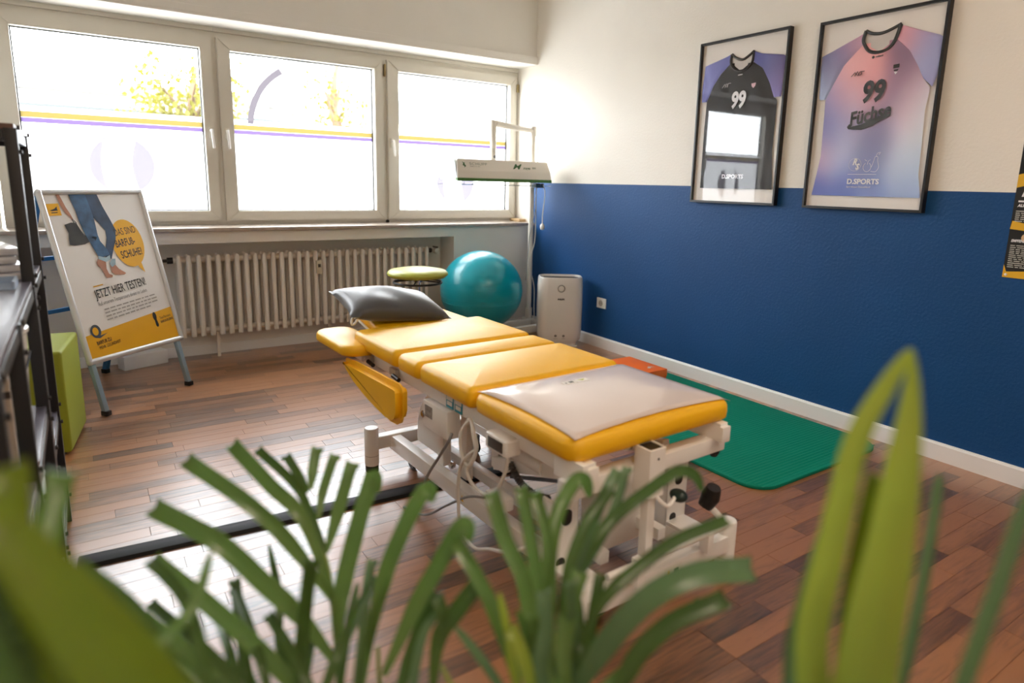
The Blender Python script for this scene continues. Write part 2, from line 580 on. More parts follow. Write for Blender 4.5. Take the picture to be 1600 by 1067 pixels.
# ------------------------------------------------------------------ windows
M_LOGO1 = mat_film('lilac_film', (.11, .102, .124), 0.0, True)
M_YST = mat_film('yellow_film', (.125, .094, .029), 0.0, True)
M_PST = mat_film('violet_film', (.076, .052, .125), 0.0, True)
M_ARC = mat_film('grey_film', (.052, .046, .052), 0.0, True)
M_LINE = mat('dark_logo_line', (70, 66, 40), 0.6, bump=0.02)
GZ0, GZ1, YG = 1.033, 2.114, 0.33
SZ0, SZ1 = 0.955, 2.196
WIN = [(-3.69, -2.514, -3.603, -2.593), (-2.483, -1.286, -2.391, -1.358), (-1.250, -0.022, -1.146, -0.093)]
def ring_frame(b, x0, x1, z0, z1, ix0, ix1, iz0, iz1, y0, y1, bev):
    """mitred rectangular frame"""
    O = [(x0, z0), (x1, z0), (x1, z1), (x0, z1)]
    I = [(ix0, iz0), (ix1, iz0), (ix1, iz1), (ix0, iz1)]
    M = frame_matrix((0, y1, 0), (1, 0, 0), (0, 0, 1), (0, -1, 0))
    for k in range(4):
        j = (k + 1) % 4
        mid = [(0.97 * a[0] + 0.03 * c[0], 0.97 * a[1] + 0.03 * c[1]) for a, c in ((O[k], I[k]), (O[j], I[j]))]
        b.prism([O[k], O[j], I[j], I[k]], 0, y1 - y0, M, bev=bev, seg=2)
def decal(name, polys, m, parent, y):
    b = MB()
    for p in polys:
        b.flat(p, frame_matrix((0, y, 0), (1, 0, 0), (0, 0, 1), (0, -1, 0)))
    return b.build(name, m, parent, smooth=False)
def arc_band(cx, cz, r0, r1, a0, a1, n=24):
    o = [(cx + r1 * math.cos(R(a0 + (a1 - a0) * k / n)), cz + r1 * math.sin(R(a0 + (a1 - a0) * k / n))) for k in range(n + 1)]
    i = [(cx + r0 * math.cos(R(a0 + (a1 - a0) * k / n)), cz + r0 * math.sin(R(a0 + (a1 - a0) * k / n))) for k in range(n + 1)]
    return o + i[::-1]
HANDLE_SIDE = [1, -1, -1]
for k, (sx0, sx1, gx0, gx1) in enumerate(WIN):
    fx0 = sx0 - 0.05 if k == 0 else (sx0 + WIN[k - 1][1]) / 2
    fx1 = -0.001 if k == 2 else (sx1 + WIN[k + 1][0]) / 2
    b = MB()
    ring_frame(b, fx0, fx1, 0.928, 2.262, sx0 + .03, sx1 - .03, SZ0 + .03, SZ1 - .03, 0.285, 0.385, 0.0)
    b.box(fx0, fx1, 0.272, 0.29, 2.232, 2.262, bev=0.003)
    wn = b.build('window_%d' % (k + 1), M_UPVC, smooth=False)
    tag(wn, ('white framed window with its violet disc emblem beside the shelving', 'white framed window with a bright violet and yellow stripe', 'white framed window nearest the corner lamp')[k], 'window', kind='structure')
    b = MB()
    ring_frame(b, sx0, sx1, SZ0, SZ1, gx0 - .006, gx1 + .006, GZ0 - .006, GZ1 + .006, 0.262, 0.345, 0.005)
    sash = b.build('sash', M_UPVC, wn)
    b = MB()
    ring_frame(b, gx0 - .006, gx1 + .006, GZ0 - .006, GZ1 + .006, gx0, gx1, GZ0, GZ1, 0.322, 0.338, 0.0)
    b.build('glazing_gasket', M_GASKET, sash, smooth=False)
    MB().flat([(gx0 - .004, GZ0 - .004), (gx1 + .004, GZ0 - .004), (gx1 + .004, GZ1 + .004), (gx0 - .004, GZ1 + .004)], frame_matrix((0, YG, 0), (1, 0, 0), (0, 0, 1), (0, -1, 0))).build('glass_pane', M_GLASS, wn, smooth=False)
    ZF = 1.578
    decal('frosted_film', [[(gx0, GZ0), (gx1, GZ0), (gx1, 1.668), (gx0, 1.668)]], M_FILM, wn, YG + .006)
    decal('yellow_stripe', [[(gx0, 1.598), (gx1, 1.598), (gx1, 1.634), (gx0, 1.634)]], M_YST, wn, YG - .002)
    decal('violet_stripe', [[(gx0, 1.568), (gx1, 1.568), (gx1, 1.596), (gx0, 1.596)]], M_PST, wn, YG - .002)
    # handle
    hx = sx1 - 0.035 if HANDLE_SIDE[k] > 0 else sx0 + 0.035
    h = MB().box(hx - .014, hx + .014, 0.250, 0.262, 1.525, 1.60, bev=0.004).build('handle_plate', M_UPVC, sash)
    b = MB().cyl((hx, 0.262, 1.578), (hx, 0.222, 1.578), 0.009, n=14)
    b.tube([(hx, 0.226, 1.582), (hx, 0.220, 1.565), (hx + .004, 0.219, 1.50), (hx + .007, 0.221, 1.458)], lambda t: 0.0095 - 0.002 * t, n=10, smooth=4)
    b.build('handle', M_WHITE, h)
    if k == 0 or k == 2:
        cx, cz, r = (-3.09, 1.325, 0.185) if k == 0 else (-0.60, 1.262, 0.18)
        left = [(cx + r * math.cos(R(a)), cz + r * math.sin(R(a))) for a in range(112, 249, 6)]
        left += [(cx - 0.09 + 0.0 - 0.03 * math.cos(R(t)), cz - 0.175 + 0.35 * (t + 90) / 180) for t in range(-90, 91, 15)]
        right = [(cx + r * math.cos(R(a)), cz + r * math.sin(R(a))) for a in range(-62, 63, 6)]
        right += [(cx + 0.085 - 0.03 * math.cos(R(t)), cz + 0.16 - 0.32 * (t + 90) / 180) for t in range(-90, 91, 15)]
        decal('violet_emblem', [left, right], M_LOGO1, wn, YG - .002)
        # runner figure strokes and broken rim lines
        b = MB()
        for st in ([(-.02, .19), (-.01, .17), (-.03, .155)], [(.02, .15), (.05, .16)], [(-.06, -.09), (-.03, -.08), (-.045, -.11)], [(.01, -.12), (.05, -.11), (.07, -.13)]):
            b.tube([(cx + a, YG - .003, cz + c) for a, c in st], 0.002, n=5, smooth=3)
        for a0, a1 in ((188, 232), (-52, -30), (-12, 10), (18, 34), (40, 50)):
            b.tube([(cx + (r + .003) * math.cos(R(a0 + (a1 - a0) * t / 6)), YG - .003, cz + (r + .003) * math.sin(R(a0 + (a1 - a0) * t / 6))) for t in range(7)], 0.0018, n=5)
        b.build('emblem_outline', M_LINE, wn)
    if k == 1:
        decal('grey_arch', [arc_band(-1.79, 1.62, 0.463, 0.505, 122, 177)], M_ARC, wn, YG - .002)
        decal('lilac_arch', [arc_band(-1.79, 1.62, 0.30, 0.330, 118, 172)], mat_film('pale_lilac_film', (.10, .088, .12), 0.0, True), wn, YG - .002)
# old fittings at the window corners
b = MB().box(-0.03, -0.006, 0.245, 0.262, 2.06, 2.13, bev=0.004).box(-1.275, -1.262, 0.25, 0.275, 2.07, 2.16, bev=0.003)
tag(b.build('hinge_fitting', mat('aged_brass', (150, 132, 92), 0.4, metal=0.6, bump=0.1), bpy.data.objects['window_3']))
tag(MB().cyl((-1.268, 0.262, 0.940), (-1.268, 0.245, 0.940), 0.013, n=12).build('bolt_cap', M_BLACK, bpy.data.objects['window_2']))
MB().box(-0.075, -0.004, 0.10, 0.26, 0.928, 0.952, bev=0.003).build('cork_wedge', mat('worn_wood', (190, 160, 118), 0.7, bump=0.2, var=0.15), bpy.data.objects['trim_2'])
tag(bpy.data.objects['cork_wedge'], 'tan wooden wedge in the sill corner')

# ------------------------------------------------------------------ fill lamps added to brighten the room (unseen, above and behind the camera)
M_FILL = mat_emit('fill_lamp_diffuser', (255, 230, 204), 30.0)
for i, (x, y_) in enumerate(((-1.35, -4.6), (-3.0, -5.4))):
    t = empty('fill_lamp', (x, y_, ZC), label=('added round fill lamp on the ceiling above the foot end near the wall poster', 'added round fill lamp on the ceiling above the olive palm')[i], cat='lamp', group='added fill lamps')
    MB().lathe([(0.0, -0.03), (0.20, -0.03), (0.205, 0.0), (0, 0)], n=40).build('fill_lamp_base', M_WHITE, t)
    MB().lathe([(0.0, -0.085), (0.10, -0.08), (0.165, -0.06), (0.185, -0.03), (0, -0.03)], n=40).build('diffuser', M_FILL, t)

# ------------------------------------------------------------------ outside
M_GROUND = mat('asphalt', (150, 150, 148), 0.9, bump=0.2, var=0.1)
g = MB().box(-60, 60, 0.5, 90, -0.3, -0.2).build('ground', M_GROUND, smooth=False)
tag(g, 'pale paved yard outside the windows', 'ground', kind='structure')
M_FACADE = mat('pale_render', (222, 220, 214), 0.9, bump=0.1, var=0.03)
M_FACGLASS = mat('dark_window', (60, 64, 66), 0.3, bump=0.02)
bl = empty('apartment_building', (14, 22, -0.2), label='long pale apartment building with rows of windows beyond the yard', cat='building')
MB().box(-9.5, 10, 0, 9, 0, 5.9).build('wall', M_FACADE, bl, smooth=False)
MB().box(-9.8, 10.3, -0.4, 9.3, 5.9, 6.2).build('roof', mat('roof_edge', (130, 128, 126), 0.7, bump=0.1), bl, smooth=False)
for i in range(13):
    for z in (1.0, 3.75):
        x = -8.9 + i * 1.42
        f = MB().box(x, x + .78, -0.06, 0.05, z, z + 1.15).build('window', M_FACADE, bl, smooth=False)
        MB().box(x + .06, x + .72, -0.075, -0.05, z + .06, z + 1.09).build('pane', M_FACGLASS, f, smooth=False)
lb = empty('low_building', (-4, 12, -0.2), label='low flat-roofed white building behind the tree', cat='building')
MB().box(-6, 4.6, 0, 6, 0, 3.1).build('wall', M_FACADE, lb, smooth=False)
MB().box(-6.2, 4.8, -0.25, 6.2, 3.1, 3.32).build('roof_edge', mat('pale_roof_edge', (90, 88, 84), 0.8, bump=0.1), lb, smooth=False)
MB().box(-6.2, 4.8, -0.32, 0.0, 2.72, 2.82).build('gutter', mat('zinc', (52, 56, 56), 0.5, metal=0.3, bump=0.1), lb, smooth=False)
M_BARK = mat('bark', (92, 74, 56), 0.9, bump=0.6, bscale=20, var=0.3)
M_LEAF1 = mat('autumn_leaves', (88, 84, 14), 0.6, var=0.5, vscale=1.2, bump=0.1, transl=0.4)
def tree(x, y_, h, rx, zc, n, seed, label):
    rg = random.Random(seed)
    t = empty('tree', (x, y_, -0.2), label=label, cat='tree', group='trees in the yard')
    b = MB()
    b.tube([(0, 0, 0), (0.05, 0, h * .4), (0, 0.05, h * .8), (0.1, 0, h)], lambda s: 0.12 - 0.09 * s, n=8, smooth=3)
    tips = []
    for i in range(16):
        a = rg.uniform(0, 6.28); z = rg.uniform(h * .4, h * .9)
        e = Vector((math.cos(a) * rx * rg.uniform(.5, .95), math.sin(a) * rx * .9 * rg.uniform(.5, .95), z + rg.uniform(.1, .5)))
        b.tube([(0.03, 0.02, z - .3), e * .5 + Vector((0, 0, z * .5 - .05)), e], lambda s: 0.035 - 0.028 * s, n=5, smooth=2)
        tips.append(e)
    b.build('trunk', M_BARK, t)
    vv, ff = [], []
    for i in range(n):
        c = rg.choice(tips) * rg.uniform(.75, 1.05) + Vector((rg.gauss(0, .2), rg.gauss(0, .2), rg.gauss(0, .22)))
        s = rg.uniform(.035, .065)
        M = Euler((rg.uniform(0, 6.3), rg.uniform(0, 6.3), rg.uniform(0, 6.3))).to_matrix()
        k = len(vv)
        for q in ((-s, 0, 0), (0, -s * .6, .01), (s, 0, 0), (0, s * .6, .01)):
            vv.append(c + M @ Vector(q))
        ff += [(k, k + 1, k + 2), (k, k + 2, k + 3)]
    me = bpy.data.meshes.new('foliage')
    me.from_pydata(vv, [], ff)
    tag(mesh_obj('foliage', me, M_LEAF1, t, smooth=False), kind='stuff')
    return t
tree(-1.75, 7.0, 3.15, 0.85, 2.6, 3600, 5, 'yellow-green leafy tree before the low white building')
tree(0.75, 7.6, 3.7, 0.45, 3.1, 700, 9, 'small thin yellow-leaved tree before the apartment building')
# ------------------------------------------------------------------ radiator
rad = empty('radiator', (-2.86, 0.145, 0.0), label='white ribbed column radiator in the niche under the windows', cat='radiator')
M_RAD = mat('radiator_enamel', (224, 217, 206), 0.38, bump=0.05, var=0.02)
NR, PR = 31, 1.90 / 31
b = MB()
for yy in (-0.045, 0.045):
    b.tube([(0, yy, 0.175), (0, yy, 0.17), (0, yy, 0.72), (0, yy, 0.735)], lambda t: 0.0168 if 0.02 < t < .98 else 0.011, n=12)
b.box(-0.013, 0.013, -0.045, 0.045, 0.176, 0.222, bev=0.008)
b.box(-0.013, 0.013, -0.045, 0.045, 0.676, 0.722, bev=0.008)
b.cyl((-PR / 2, 0, 0.20), (PR / 2, 0, 0.20), 0.021, n=14)
b.cyl((-PR / 2, 0, 0.70), (PR / 2, 0, 0.70), 0.021, n=14)
c0 = b.build('radiator_column', M_RAD, rad)
c0.location = (PR / 2, 0, 0)
for i in range(1, NR):
    o = c0.copy(); COL.objects.link(o); o.parent = rad
    o.location = (PR * (i + .5), 0, 0)
MB().cyl((-.035, 0, .70), (0, 0, .70), 0.022, n=12).cyl((-.06, 0, .70), (-.03, 0, .70), 0.011, n=10).build('end_plug', M_BLACK, rad)
b = MB().cyl((1.90, 0, .70), (1.93, 0, .70), 0.02, n=12).cyl((1.93, 0, .70), (1.99, -.0, .70), 0.012, n=10).tube([(1.975, 0, .70), (2.0, .02, .72), (2.0, .10, .72)], 0.008)
b.build('valve_body', mat('valve_metal', (70, 66, 60), 0.4, metal=.7, bump=.1), rad)
MB().lathe([(0.016, 0), (0.023, .005), (0.024, .04), (0.020, .055), (0, .057)], n=20, M=frame_matrix((1.955, -.012, .70), (0, 0, 1), (1, 0, 0), (0, -1, 0)) @ Matrix.Rotation(0, 4, 'X')).build('thermostat_knob', M_UPVC, rad)
m_ = MB().box(0.945, 0.985, -0.085, -0.058, 0.565, 0.665, bev=0.005).build('heat_meter', mat('meter_plastic', (206, 200, 178), .5, bump=.05), rad)
MB().box(0.955, 0.975, -0.0875, -0.084, 0.615, 0.64).build('meter_window', mat('meter_dark', (70, 66, 56), .3, bump=.02), m_)
for x in (0.25, 1.05, 1.65):
    MB().box(x - .01, x + .01, -.01, .01, 0.0, .18).build('bracket', M_RAD, rad, smooth=False)

# low white block beside the radiator
wbx = MB().box(-.14, .14, -.05, .05, 0, .092, bev=.003).build('white_block', M_BASE)
wbx.location = (-3.085, 0.125, 0); wbx.rotation_euler = (0, 0, R(20))
tag(wbx, 'low white block on the floor behind the poster stand', 'block')

# ------------------------------------------------------------------ treatment table
TA = R(2.0)
tab = empty('treatment_table', (-2.0, -3.582, 0), TA, 'yellow padded treatment table on a white lifting frame', 'table')
M_YEL = mat('yellow_leatherette', (250, 192, 14), 0.42, spec=0.5, bump=0.25, bscale=160, var=0.03, vscale=4)
def pad_rings(x0, x1, y0, y1, z0, z1, rc, re, crown, n=6):
    """upholstered cushion: rounded edges and a crowned top"""
    out = []
    def ring(ins, z):
        ins = min(ins, (x1 - x0) / 2 - .002, (y1 - y0) / 2 - .002)
        return [(p[0], p[1], z) for p in rrect(x0 + ins, x1 - ins, y0 + ins, y1 - ins, max(rc - ins, .004), n)]
    out.append(ring(re * .5, z0))
    out.append(ring(0.002, z0 + re * .35))
    out.append(ring(0.0, z0 + (z1 - z0) * .45))
    for a in (15, 35, 55, 75, 90):
        out.append(ring(re * (1 - math.cos(R(a))), z1 - re + re * math.sin(R(a)) - 0))
    hw = min(x1 - x0, y1 - y0) / 2
    for f in (.25, .5, .75, .97):
        ins = re + (hw - re) * f
        out.append(ring(ins, z1 + crown * (1 - (1 - f) ** 2)))
    return out
def pad(name, x0, x1, y0, y1, z0, z1, rc=.03, re=.02, crown=.008, parent=tab, m=M_YEL, M=None):
    return MB().rings(pad_rings(x0, x1, y0, y1, z0, z1, rc, re, crown), M=M).build(name, m, parent, angle=60)
ZP0, ZP1 = 0.538, 0.606
pad('foot_cushion', -.338, .338, .022, .532, ZP0, ZP1, rc=.05, re=.03, crown=.012)
pad('thigh_cushion', -.338, .338, .538, .905, ZP0, ZP1 + .004, rc=.03, re=.028, crown=.014)
pad('hip_cushion', -.338, .338, .911, 1.092, ZP0, ZP1, rc=.03, re=.028, crown=.008)
pad('back_cushion', -.338, .338, 1.098, 1.548, ZP0, ZP1 + .004, rc=.04, re=.028, crown=.014)
MH = Matrix.Translation((0, 1.555, .560)) @ Matrix.Rotation(R(11), 4, 'X')
pad('head_cushion', -.20, .155, 0, .42, -.02, .03, rc=.05, re=.02, crown=.006, M=MH)
MB().box(-.195, .15, .01, .41, -.034, -.021, bev=.003, M=MH).build('head_plate', M_WHITE, tab)
pad('arm_pad', .165, .335, 1.56, 1.94, .535, .582, rc=.04, re=.02, crown=.004)
pad('arm_pad', -.425, -.24, 1.40, 1.83, .520, .568, rc=.075, re=.02, crown=.006)
# swung-down arm pad: half-moon outline hanging beside the frame
om = [(1.50, .498), (1.40, .506), (1.20, .513), (.97, .520), (.945, .512), (.936, .49), (.938, .41), (.955, .372), (.99, .353), (1.05, .348), (1.15, .36), (1.27, .381), (1.38, .409), (1.46, .441), (1.50, .472), (1.508, .487)]
MB().prism(om, 0, .05, frame_matrix((-.355, 0, 0), (0, 1, 0), (0, 0, 1), (-1, 0, 0)), bev=.021, seg=6).build('arm_pad', M_YEL, tab, angle=89)
# clear protective sheet over the foot cushion
M_COVER = mat('milky_plastic_sheet', (222, 208, 202), 0.16, spec=0.6, bump=.12, bscale=6, var=.03, vscale=3, coat=.3)
rg = []
t = bmesh.new()
NU, NV = 22, 18
def top_z(u, v):
    # height of the foot cushion's top
    e = min(.338 - abs(u), v - .022, .532 - v)
    f = max(0, min(1, (e - .03) / .225))
    z = ZP1 + .012 * (1 - (1 - f) ** 2)
    if e < .03:
        z = ZP1 - .03 + math.sqrt(max(0, .03 ** 2 - (.03 - max(e, 0)) ** 2))
    return z
grid = []
for j in range(NV + 1):
    row = []
    for i in range(NU + 1):
        fu, fv = i / NU, j / NV
        u = -.268 + fu * (.322 + .268)
        v = .072 + fv * (.515 - .072)
        # the sheet's near edge is cut in a curve
        v0 = .036 + .022 * math.sin(math.pi * fu)
        u0 = -.320 + .016 * math.sin(math.pi * fv)
        v = v0 + fv * (.520 - v0)
        u = u0 + fu * (.333 - u0)
        row.append(t.verts.new((u, v, top_z(u, v) + .0035)))
    grid.append(row)
for j in range(NV):
    for i in range(NU):
        t.faces.new((grid[j][i], grid[j][i + 1], grid[j + 1][i + 1], grid[j + 1][i]))
bb = MB().add(t)
cov = bb.build('protective_sheet', M_COVER, tab, angle=80)
tag(cov, 'milky plastic sheet over the foot cushion')
sol = cov.modifiers.new('thickness', 'SOLIDIFY'); sol.thickness = .0015; sol.offset = 1
M_LABEL = mat('white_label', (238, 236, 230), .4, bump=.02)
lbl = MB()
LZ = top_z(0, .40) + .0056
for x in (-.062, -.006):
    lbl.box(x, x + .053, .388, .414, LZ, LZ + .001)
lb_ = lbl.build('care_label', M_LABEL, tab, smooth=False)
b = MB()
b.box(-.055, -.047, .395, .402, LZ + .0011, LZ + .0014).box(-.035, -.018, .394, .408, LZ + .0011, LZ + .0014)
b.build('label_print', mat('label_ink', (70, 70, 66), .6, bump=.02), lb_, smooth=False)
MB().prism([(.005, .408), (.037, .408), (.021, .395)], LZ + .0011, LZ + .0014).build('label_print', mat('label_green', (170, 180, 60), .6, bump=.02), lb_, smooth=False)
# upper frame
for s in (-1, 1):
    MB().box(s * .28 - .02, s * .28 + .02, .0, 1.66, .478, .530, bev=.004).build('side_rail', M_WHITE, tab)
    MB().box(s * .28 - .018, s * .28 + .018, .012, .14, .528, .539, bev=.002).build('cushion_bracket', M_WHITE, tab)
for v in (.55, .92, 1.54):
    MB().box(-.26, .26, v - .02, v + .02, .490, .536, bev=.003).build('cross_rail', M_WHITE, tab)
b = MB().box(-.335, .325, .035, .085, .432, .482, bev=.004)
b.build('end_rail', M_WHITE, tab)
MB().box(.295, .315, .05, .12, .48, .54, bev=.003).build('end_bracket', M_WHITE, tab)
MB().box(-.32, -.30, .0, .12, .478, .545, bev=.003).build('end_bracket', M_WHITE, tab)
MB().lathe([(0, 0), (.016, 0), (.018, -.012), (.011, -.026), (0, -.027)], (.305, .06, .432), n=14).build('end_knob', M_BLACK, tab)
# square socket post at the end rail
p_ = MB()
O_ = rrect(-.096, -.030, -.028, .036, .006, 2)
I_ = rrect(-.090, -.036, -.022, .030, .004, 2)
p_.rings([[(x, y_, .40) for x, y_ in O_], [(x, y_, .545) for x, y_ in O_], [(x, y_, .545) for x, y_ in I_], [(x, y_, .50) for x, y_ in I_]], cap0=True, cap1=False)
po = p_.build('socket_post', M_WHITE, tab)
MB().box(-.089, -.037, -.021, .029, .499, .5425).build('socket_insert', M_BLACK, po, smooth=False)
MB().cyl((-.062, -.0285, .515), (-.062, -.0270, .515), .004, n=10).build('bolt_hole', M_BLACK, po)
# tilt hand wheels and clamp knobs under the foot cushion
for (u, v, z, r_) in ((-.262, .055, .512, .017),):
    MB().ball((u, v, z), r_, (1, 1.3, 1)).build('clamp_knob', M_BLACK, tab)
b = MB().cyl((-.095, .075, .525), (-.04, .075, .525), .013, n=16)
b.build('hinge_roller', M_WHITE, tab)
MB().cyl((-.082, .075, .525), (-.072, .075, .525), .0135, n=16).build('hinge_ring', mat('grey_rubber', (90, 90, 92), .6, bump=.1), tab)
# base
for s in (-1, 1):
    MB().box(s * .22 - .022, s * .22 + .022, .02, 1.38, .088, .152, bev=.004).build('base_beam', M_WHITE, tab)
    for v in (0.0, 1.38):
        f = MB().lathe([(0, .03), (.030, .03), (.031, .034), (.031, .196), (.028, .201), (0, .201)], (s * .325, v, 0), n=28).build('foot', M_WHITE, tab)
        MB().lathe([(0, 0), (.028, 0), (.029, .004), (.029, .0305), (0, .0305)], (s * .325, v, 0), n=24).build('rubber_cap', M_BLACK, f)
        MB().cyl((s * .325, v, .075), (s * .325, v, .0765), .0313, n=28).build('adjuster_line', mat('seam_grey', (150, 148, 144), .5, bump=.02), f)
for v in (0.0, 1.38):
    MB().box(-.305, .305, v - .025, v + .025, .102, .158, bev=.004).build('cross_beam', M_WHITE, tab)
def caster(u, v):
    w_ = MB().cyl((u - .011, v, .031), (u + .011, v, .031), .031, n=24, bev=.004).build('caster', M_BLACK, tab)
    MB().box(u - .016, u + .016, v - .012, v + .012, .045, .09, bev=.003).build('caster_fork', mat('grey_metal', (150, 150, 150), .35, metal=.6, bump=.05), w_)
for u in (-.165, .165):
    caster(u, 1.30); caster(u, .085)
# lever arms and lift plates
for s in (-1, 1):
    MB().bar((s * .125, .10, .165), (s * .125, 1.30, .165), .035, .04, .003).build('lever_arm', M_WHITE, tab)
    arc = [(1.245, .155)] + [(1.02 + .225 * math.cos(R(a)), .205 + .225 * math.sin(R(a))) for a in range(0, 95, 8)] + [(.965, .43), (.965, .155)]
    MB().prism(arc, -.004, .004, frame_matrix((s * .165, 0, 0), (0, 1, 0), (0, 0, 1), (1, 0, 0)), bev=.001).build('lift_plate', M_WHITE, tab)
    MB().box(s * .185 - .018, s * .185 + .018, .955, 1.00, .15, .482, bev=.003).build('lift_post', M_WHITE, tab)
    MB().box(s * .165 - .015, s * .165 + .015, .815, .86, .14, .482, bev=.003).build('lift_post', M_WHITE, tab)
    MB().box(s * .15 - .02, s * .15 + .02, .575, .66, .26, .482, bev=.003).build('lift_bracket', M_WHITE, tab)
    MB().bar((s * .19, .60, .30), (s * .19, .16, .43), .03, .045, .003).build('lever_arm', M_WHITE, tab)
    # near-end uprights: channels with slots
    u0, u1 = (.196, .292) if s > 0 else (-.292, -.196)
    b = MB().box(u0, u1, .148, .156, .12, .37, bev=.002).box(u0, u0 + .008, .148, .20, .12, .37, bev=.002).box(u1 - .008, u1, .148, .20, .12, .37, bev=.002)
    up_ = b.build('lift_channel', M_WHITE, tab)
    um = (u0 + u1) / 2
    MB().prism(rrect(um - .014, um + .022, .285, .335, .016), 0, .0012, frame_matrix((0, .1478, 0), (1, 0, 0), (0, 0, 1), (0, -1, 0))).build('channel_slot', M_BLACK, up_, smooth=False)
    MB().prism(rrect(um - .03, um + .0, .155, .187, .014), 0, .0012, frame_matrix((0, .1478, 0), (1, 0, 0), (0, 0, 1), (0, -1, 0))).build('channel_slot', M_BLACK, up_, smooth=False)
    MB().bar((s * .245, .17, .345), (s * .245, .06, .455), .03, .03, .003).build('lever_arm', M_WHITE, tab)
    MB().box(um - .045, um + .045, .025, .16, .150, .165, bev=.003).build('foot_plate', M_WHITE, tab)
# slim strut below the socket post and the drive housing
MB().box(-.075, -.045, -.012, .018, .158, .40, bev=.003).build('strut', M_WHITE, tab)
MB().box(-.05, .15, .20, .30, .105, .33, bev=.006).build('drive_housing', M_WHITE, tab)
MB().box(-.045, .145, .1985, .2005, .325, .3275).build('housing_seam', mat('seam_grey2', (120, 118, 114), .5, bump=.02), tab, smooth=False)
b = MB().cyl((-.19, .32, .385), (-.19, .50, .385), .026, n=22)
b.build('actuator', M_WHITE, tab)
MB().cyl((-.19, .50, .385), (-.19, .545, .385), .031, n=22).build('actuator_motor', M_BLACK, tab)
MB().bar((-.15, .30, .34), (-.05, .70, .17), .012, .012).build('push_rod', M_BLACK, tab)
for (u, v, z) in ((-.205, .86, .195), (-.172, .57, .335), (-.312, .16, .315), (-.30, .905, .41)):
    MB().cyl((u, v, z), (u - .022, v, z), .010, n=12).cyl((u - .012, v, z), (u - .018, v, z), .015, n=6).build('bolt', M_CHROME, tab)
# control box with stickers, handset, cables
cb_ = MB().box(-.318, -.262, .722, .905, .365, .470, bev=.006).build('control_box', M_WHITE, tab)
MB().box(-.3192, -.3178, .83, .885, .41, .455).build('rating_plate', mat('plate_grey', (150, 148, 146), .4, bump=.05, var=.3, vscale=90), cb_, smooth=False)
for i, v in enumerate((.705, .645)):
    s_ = MB().box(-.3025, -.300, v, v + .05, .482, .527).build('sticker', mat('sticker_teal', (40, 150, 170), .35, bump=.02), tab, smooth=False)
    MB().box(-.3035, -.3024, v + .004, v + .046, .510, .524).box(-.3035, -.3024, v + .008, v + .042, .492, .506).build('sticker_print', M_LABEL, s_, smooth=False)
hs = MB().box(-.345, -.288, .315, .435, .452, .508, bev=.012, seg=3).build('hand_control', M_WHITE, tab)
MB().box(-.3465, -.343, .335, .415, .463, .497, bev=.001).build('key_panel', mat('dark_panel', (66, 60, 54), .4, bump=.03), hs)
M_CABLE = mat('white_cable', (226, 222, 214), .45, bump=.03)
M_GCABLE = mat('grey_cable', (140, 140, 142), .5, bump=.03)
b = MB()
b.tube([(-.310, .585, .488), (-.318, .626, .429), (-.318, .621, .361), (-.318, .575, .343), (-.318, .523, .403), (-.318, .54, .458), (-.310, .577, .491)], .006, n=8, smooth=6)
b.tube([(-.312, .575, .488), (-.325, .610, .440), (-.328, .605, .365), (-.328, .56, .335), (-.328, .515, .395), (-.325, .535, .455), (-.312, .567, .488)], .006, n=8, smooth=6)
b.tube([(-.320, .545, .36), (-.325, .571, .313), (-.325, .538, .280), (-.325, .458, .274), (-.325, .392, .318), (-.325, .351, .387), (-.322, .336, .452)], .006, n=8, smooth=6)
b.tube([(-.322, .53, .40), (-.33, .571, .361), (-.33, .613, .299), (-.33, .62, .19), (-.33, .602, .09), (-.33, .517, .059), (-.33, .42, .101), (-.33, .297, .155), (-.25, .233, .20)], .006, n=8, smooth=6)
b.build('cable', M_CABLE, tab)
MB().tube([(-.31, .70, .40), (-.325, .70, .37), (-.325, .775, .281), (-.33, .864, .16), (-.33, .90, .04), (-.34, .95, .006), (-.36, .99, .006)], .0055, n=8, smooth=6).build('cable', M_GCABLE, tab)
MB().tube([(-.36, .99, .006), (-.34, .85, .03), (-.32, .72, .12), (-.30, .60, .20), (-.27, .50, .225)], .0045, n=8, smooth=6).build('cable', M_GCABLE, tab)
MB().box(-.30, -.25, .40, .50, .222, .268, bev=.008).build('cable_coupler', M_WHITE, tab)
cpts = spline([Vector(p) for p in ((-.22, .47, .352), (-.22, .436, .322), (-.22, .385, .303), (-.22, .324, .300), (-.22, .262, .315))], 40)
hel = []
for i, p in enumerate(cpts):
    a = i / len(cpts) * 2 * math.pi * 24
    tdir = (cpts[min(i + 1, len(cpts) - 1)] - cpts[max(i - 1, 0)]).normalized()
    n1 = tdir.cross(Vector((1, 0, 0))).normalized()
    hel.append(p + n1 * math.cos(a) * .010 + Vector((1, 0, 0)) * math.sin(a) * .010)
MB().tube(hel, .0032, n=6).tube(cpts, .008, n=8).build('coiled_cable', mat('dark_cable', (84, 82, 80), .5, bump=.03), tab)
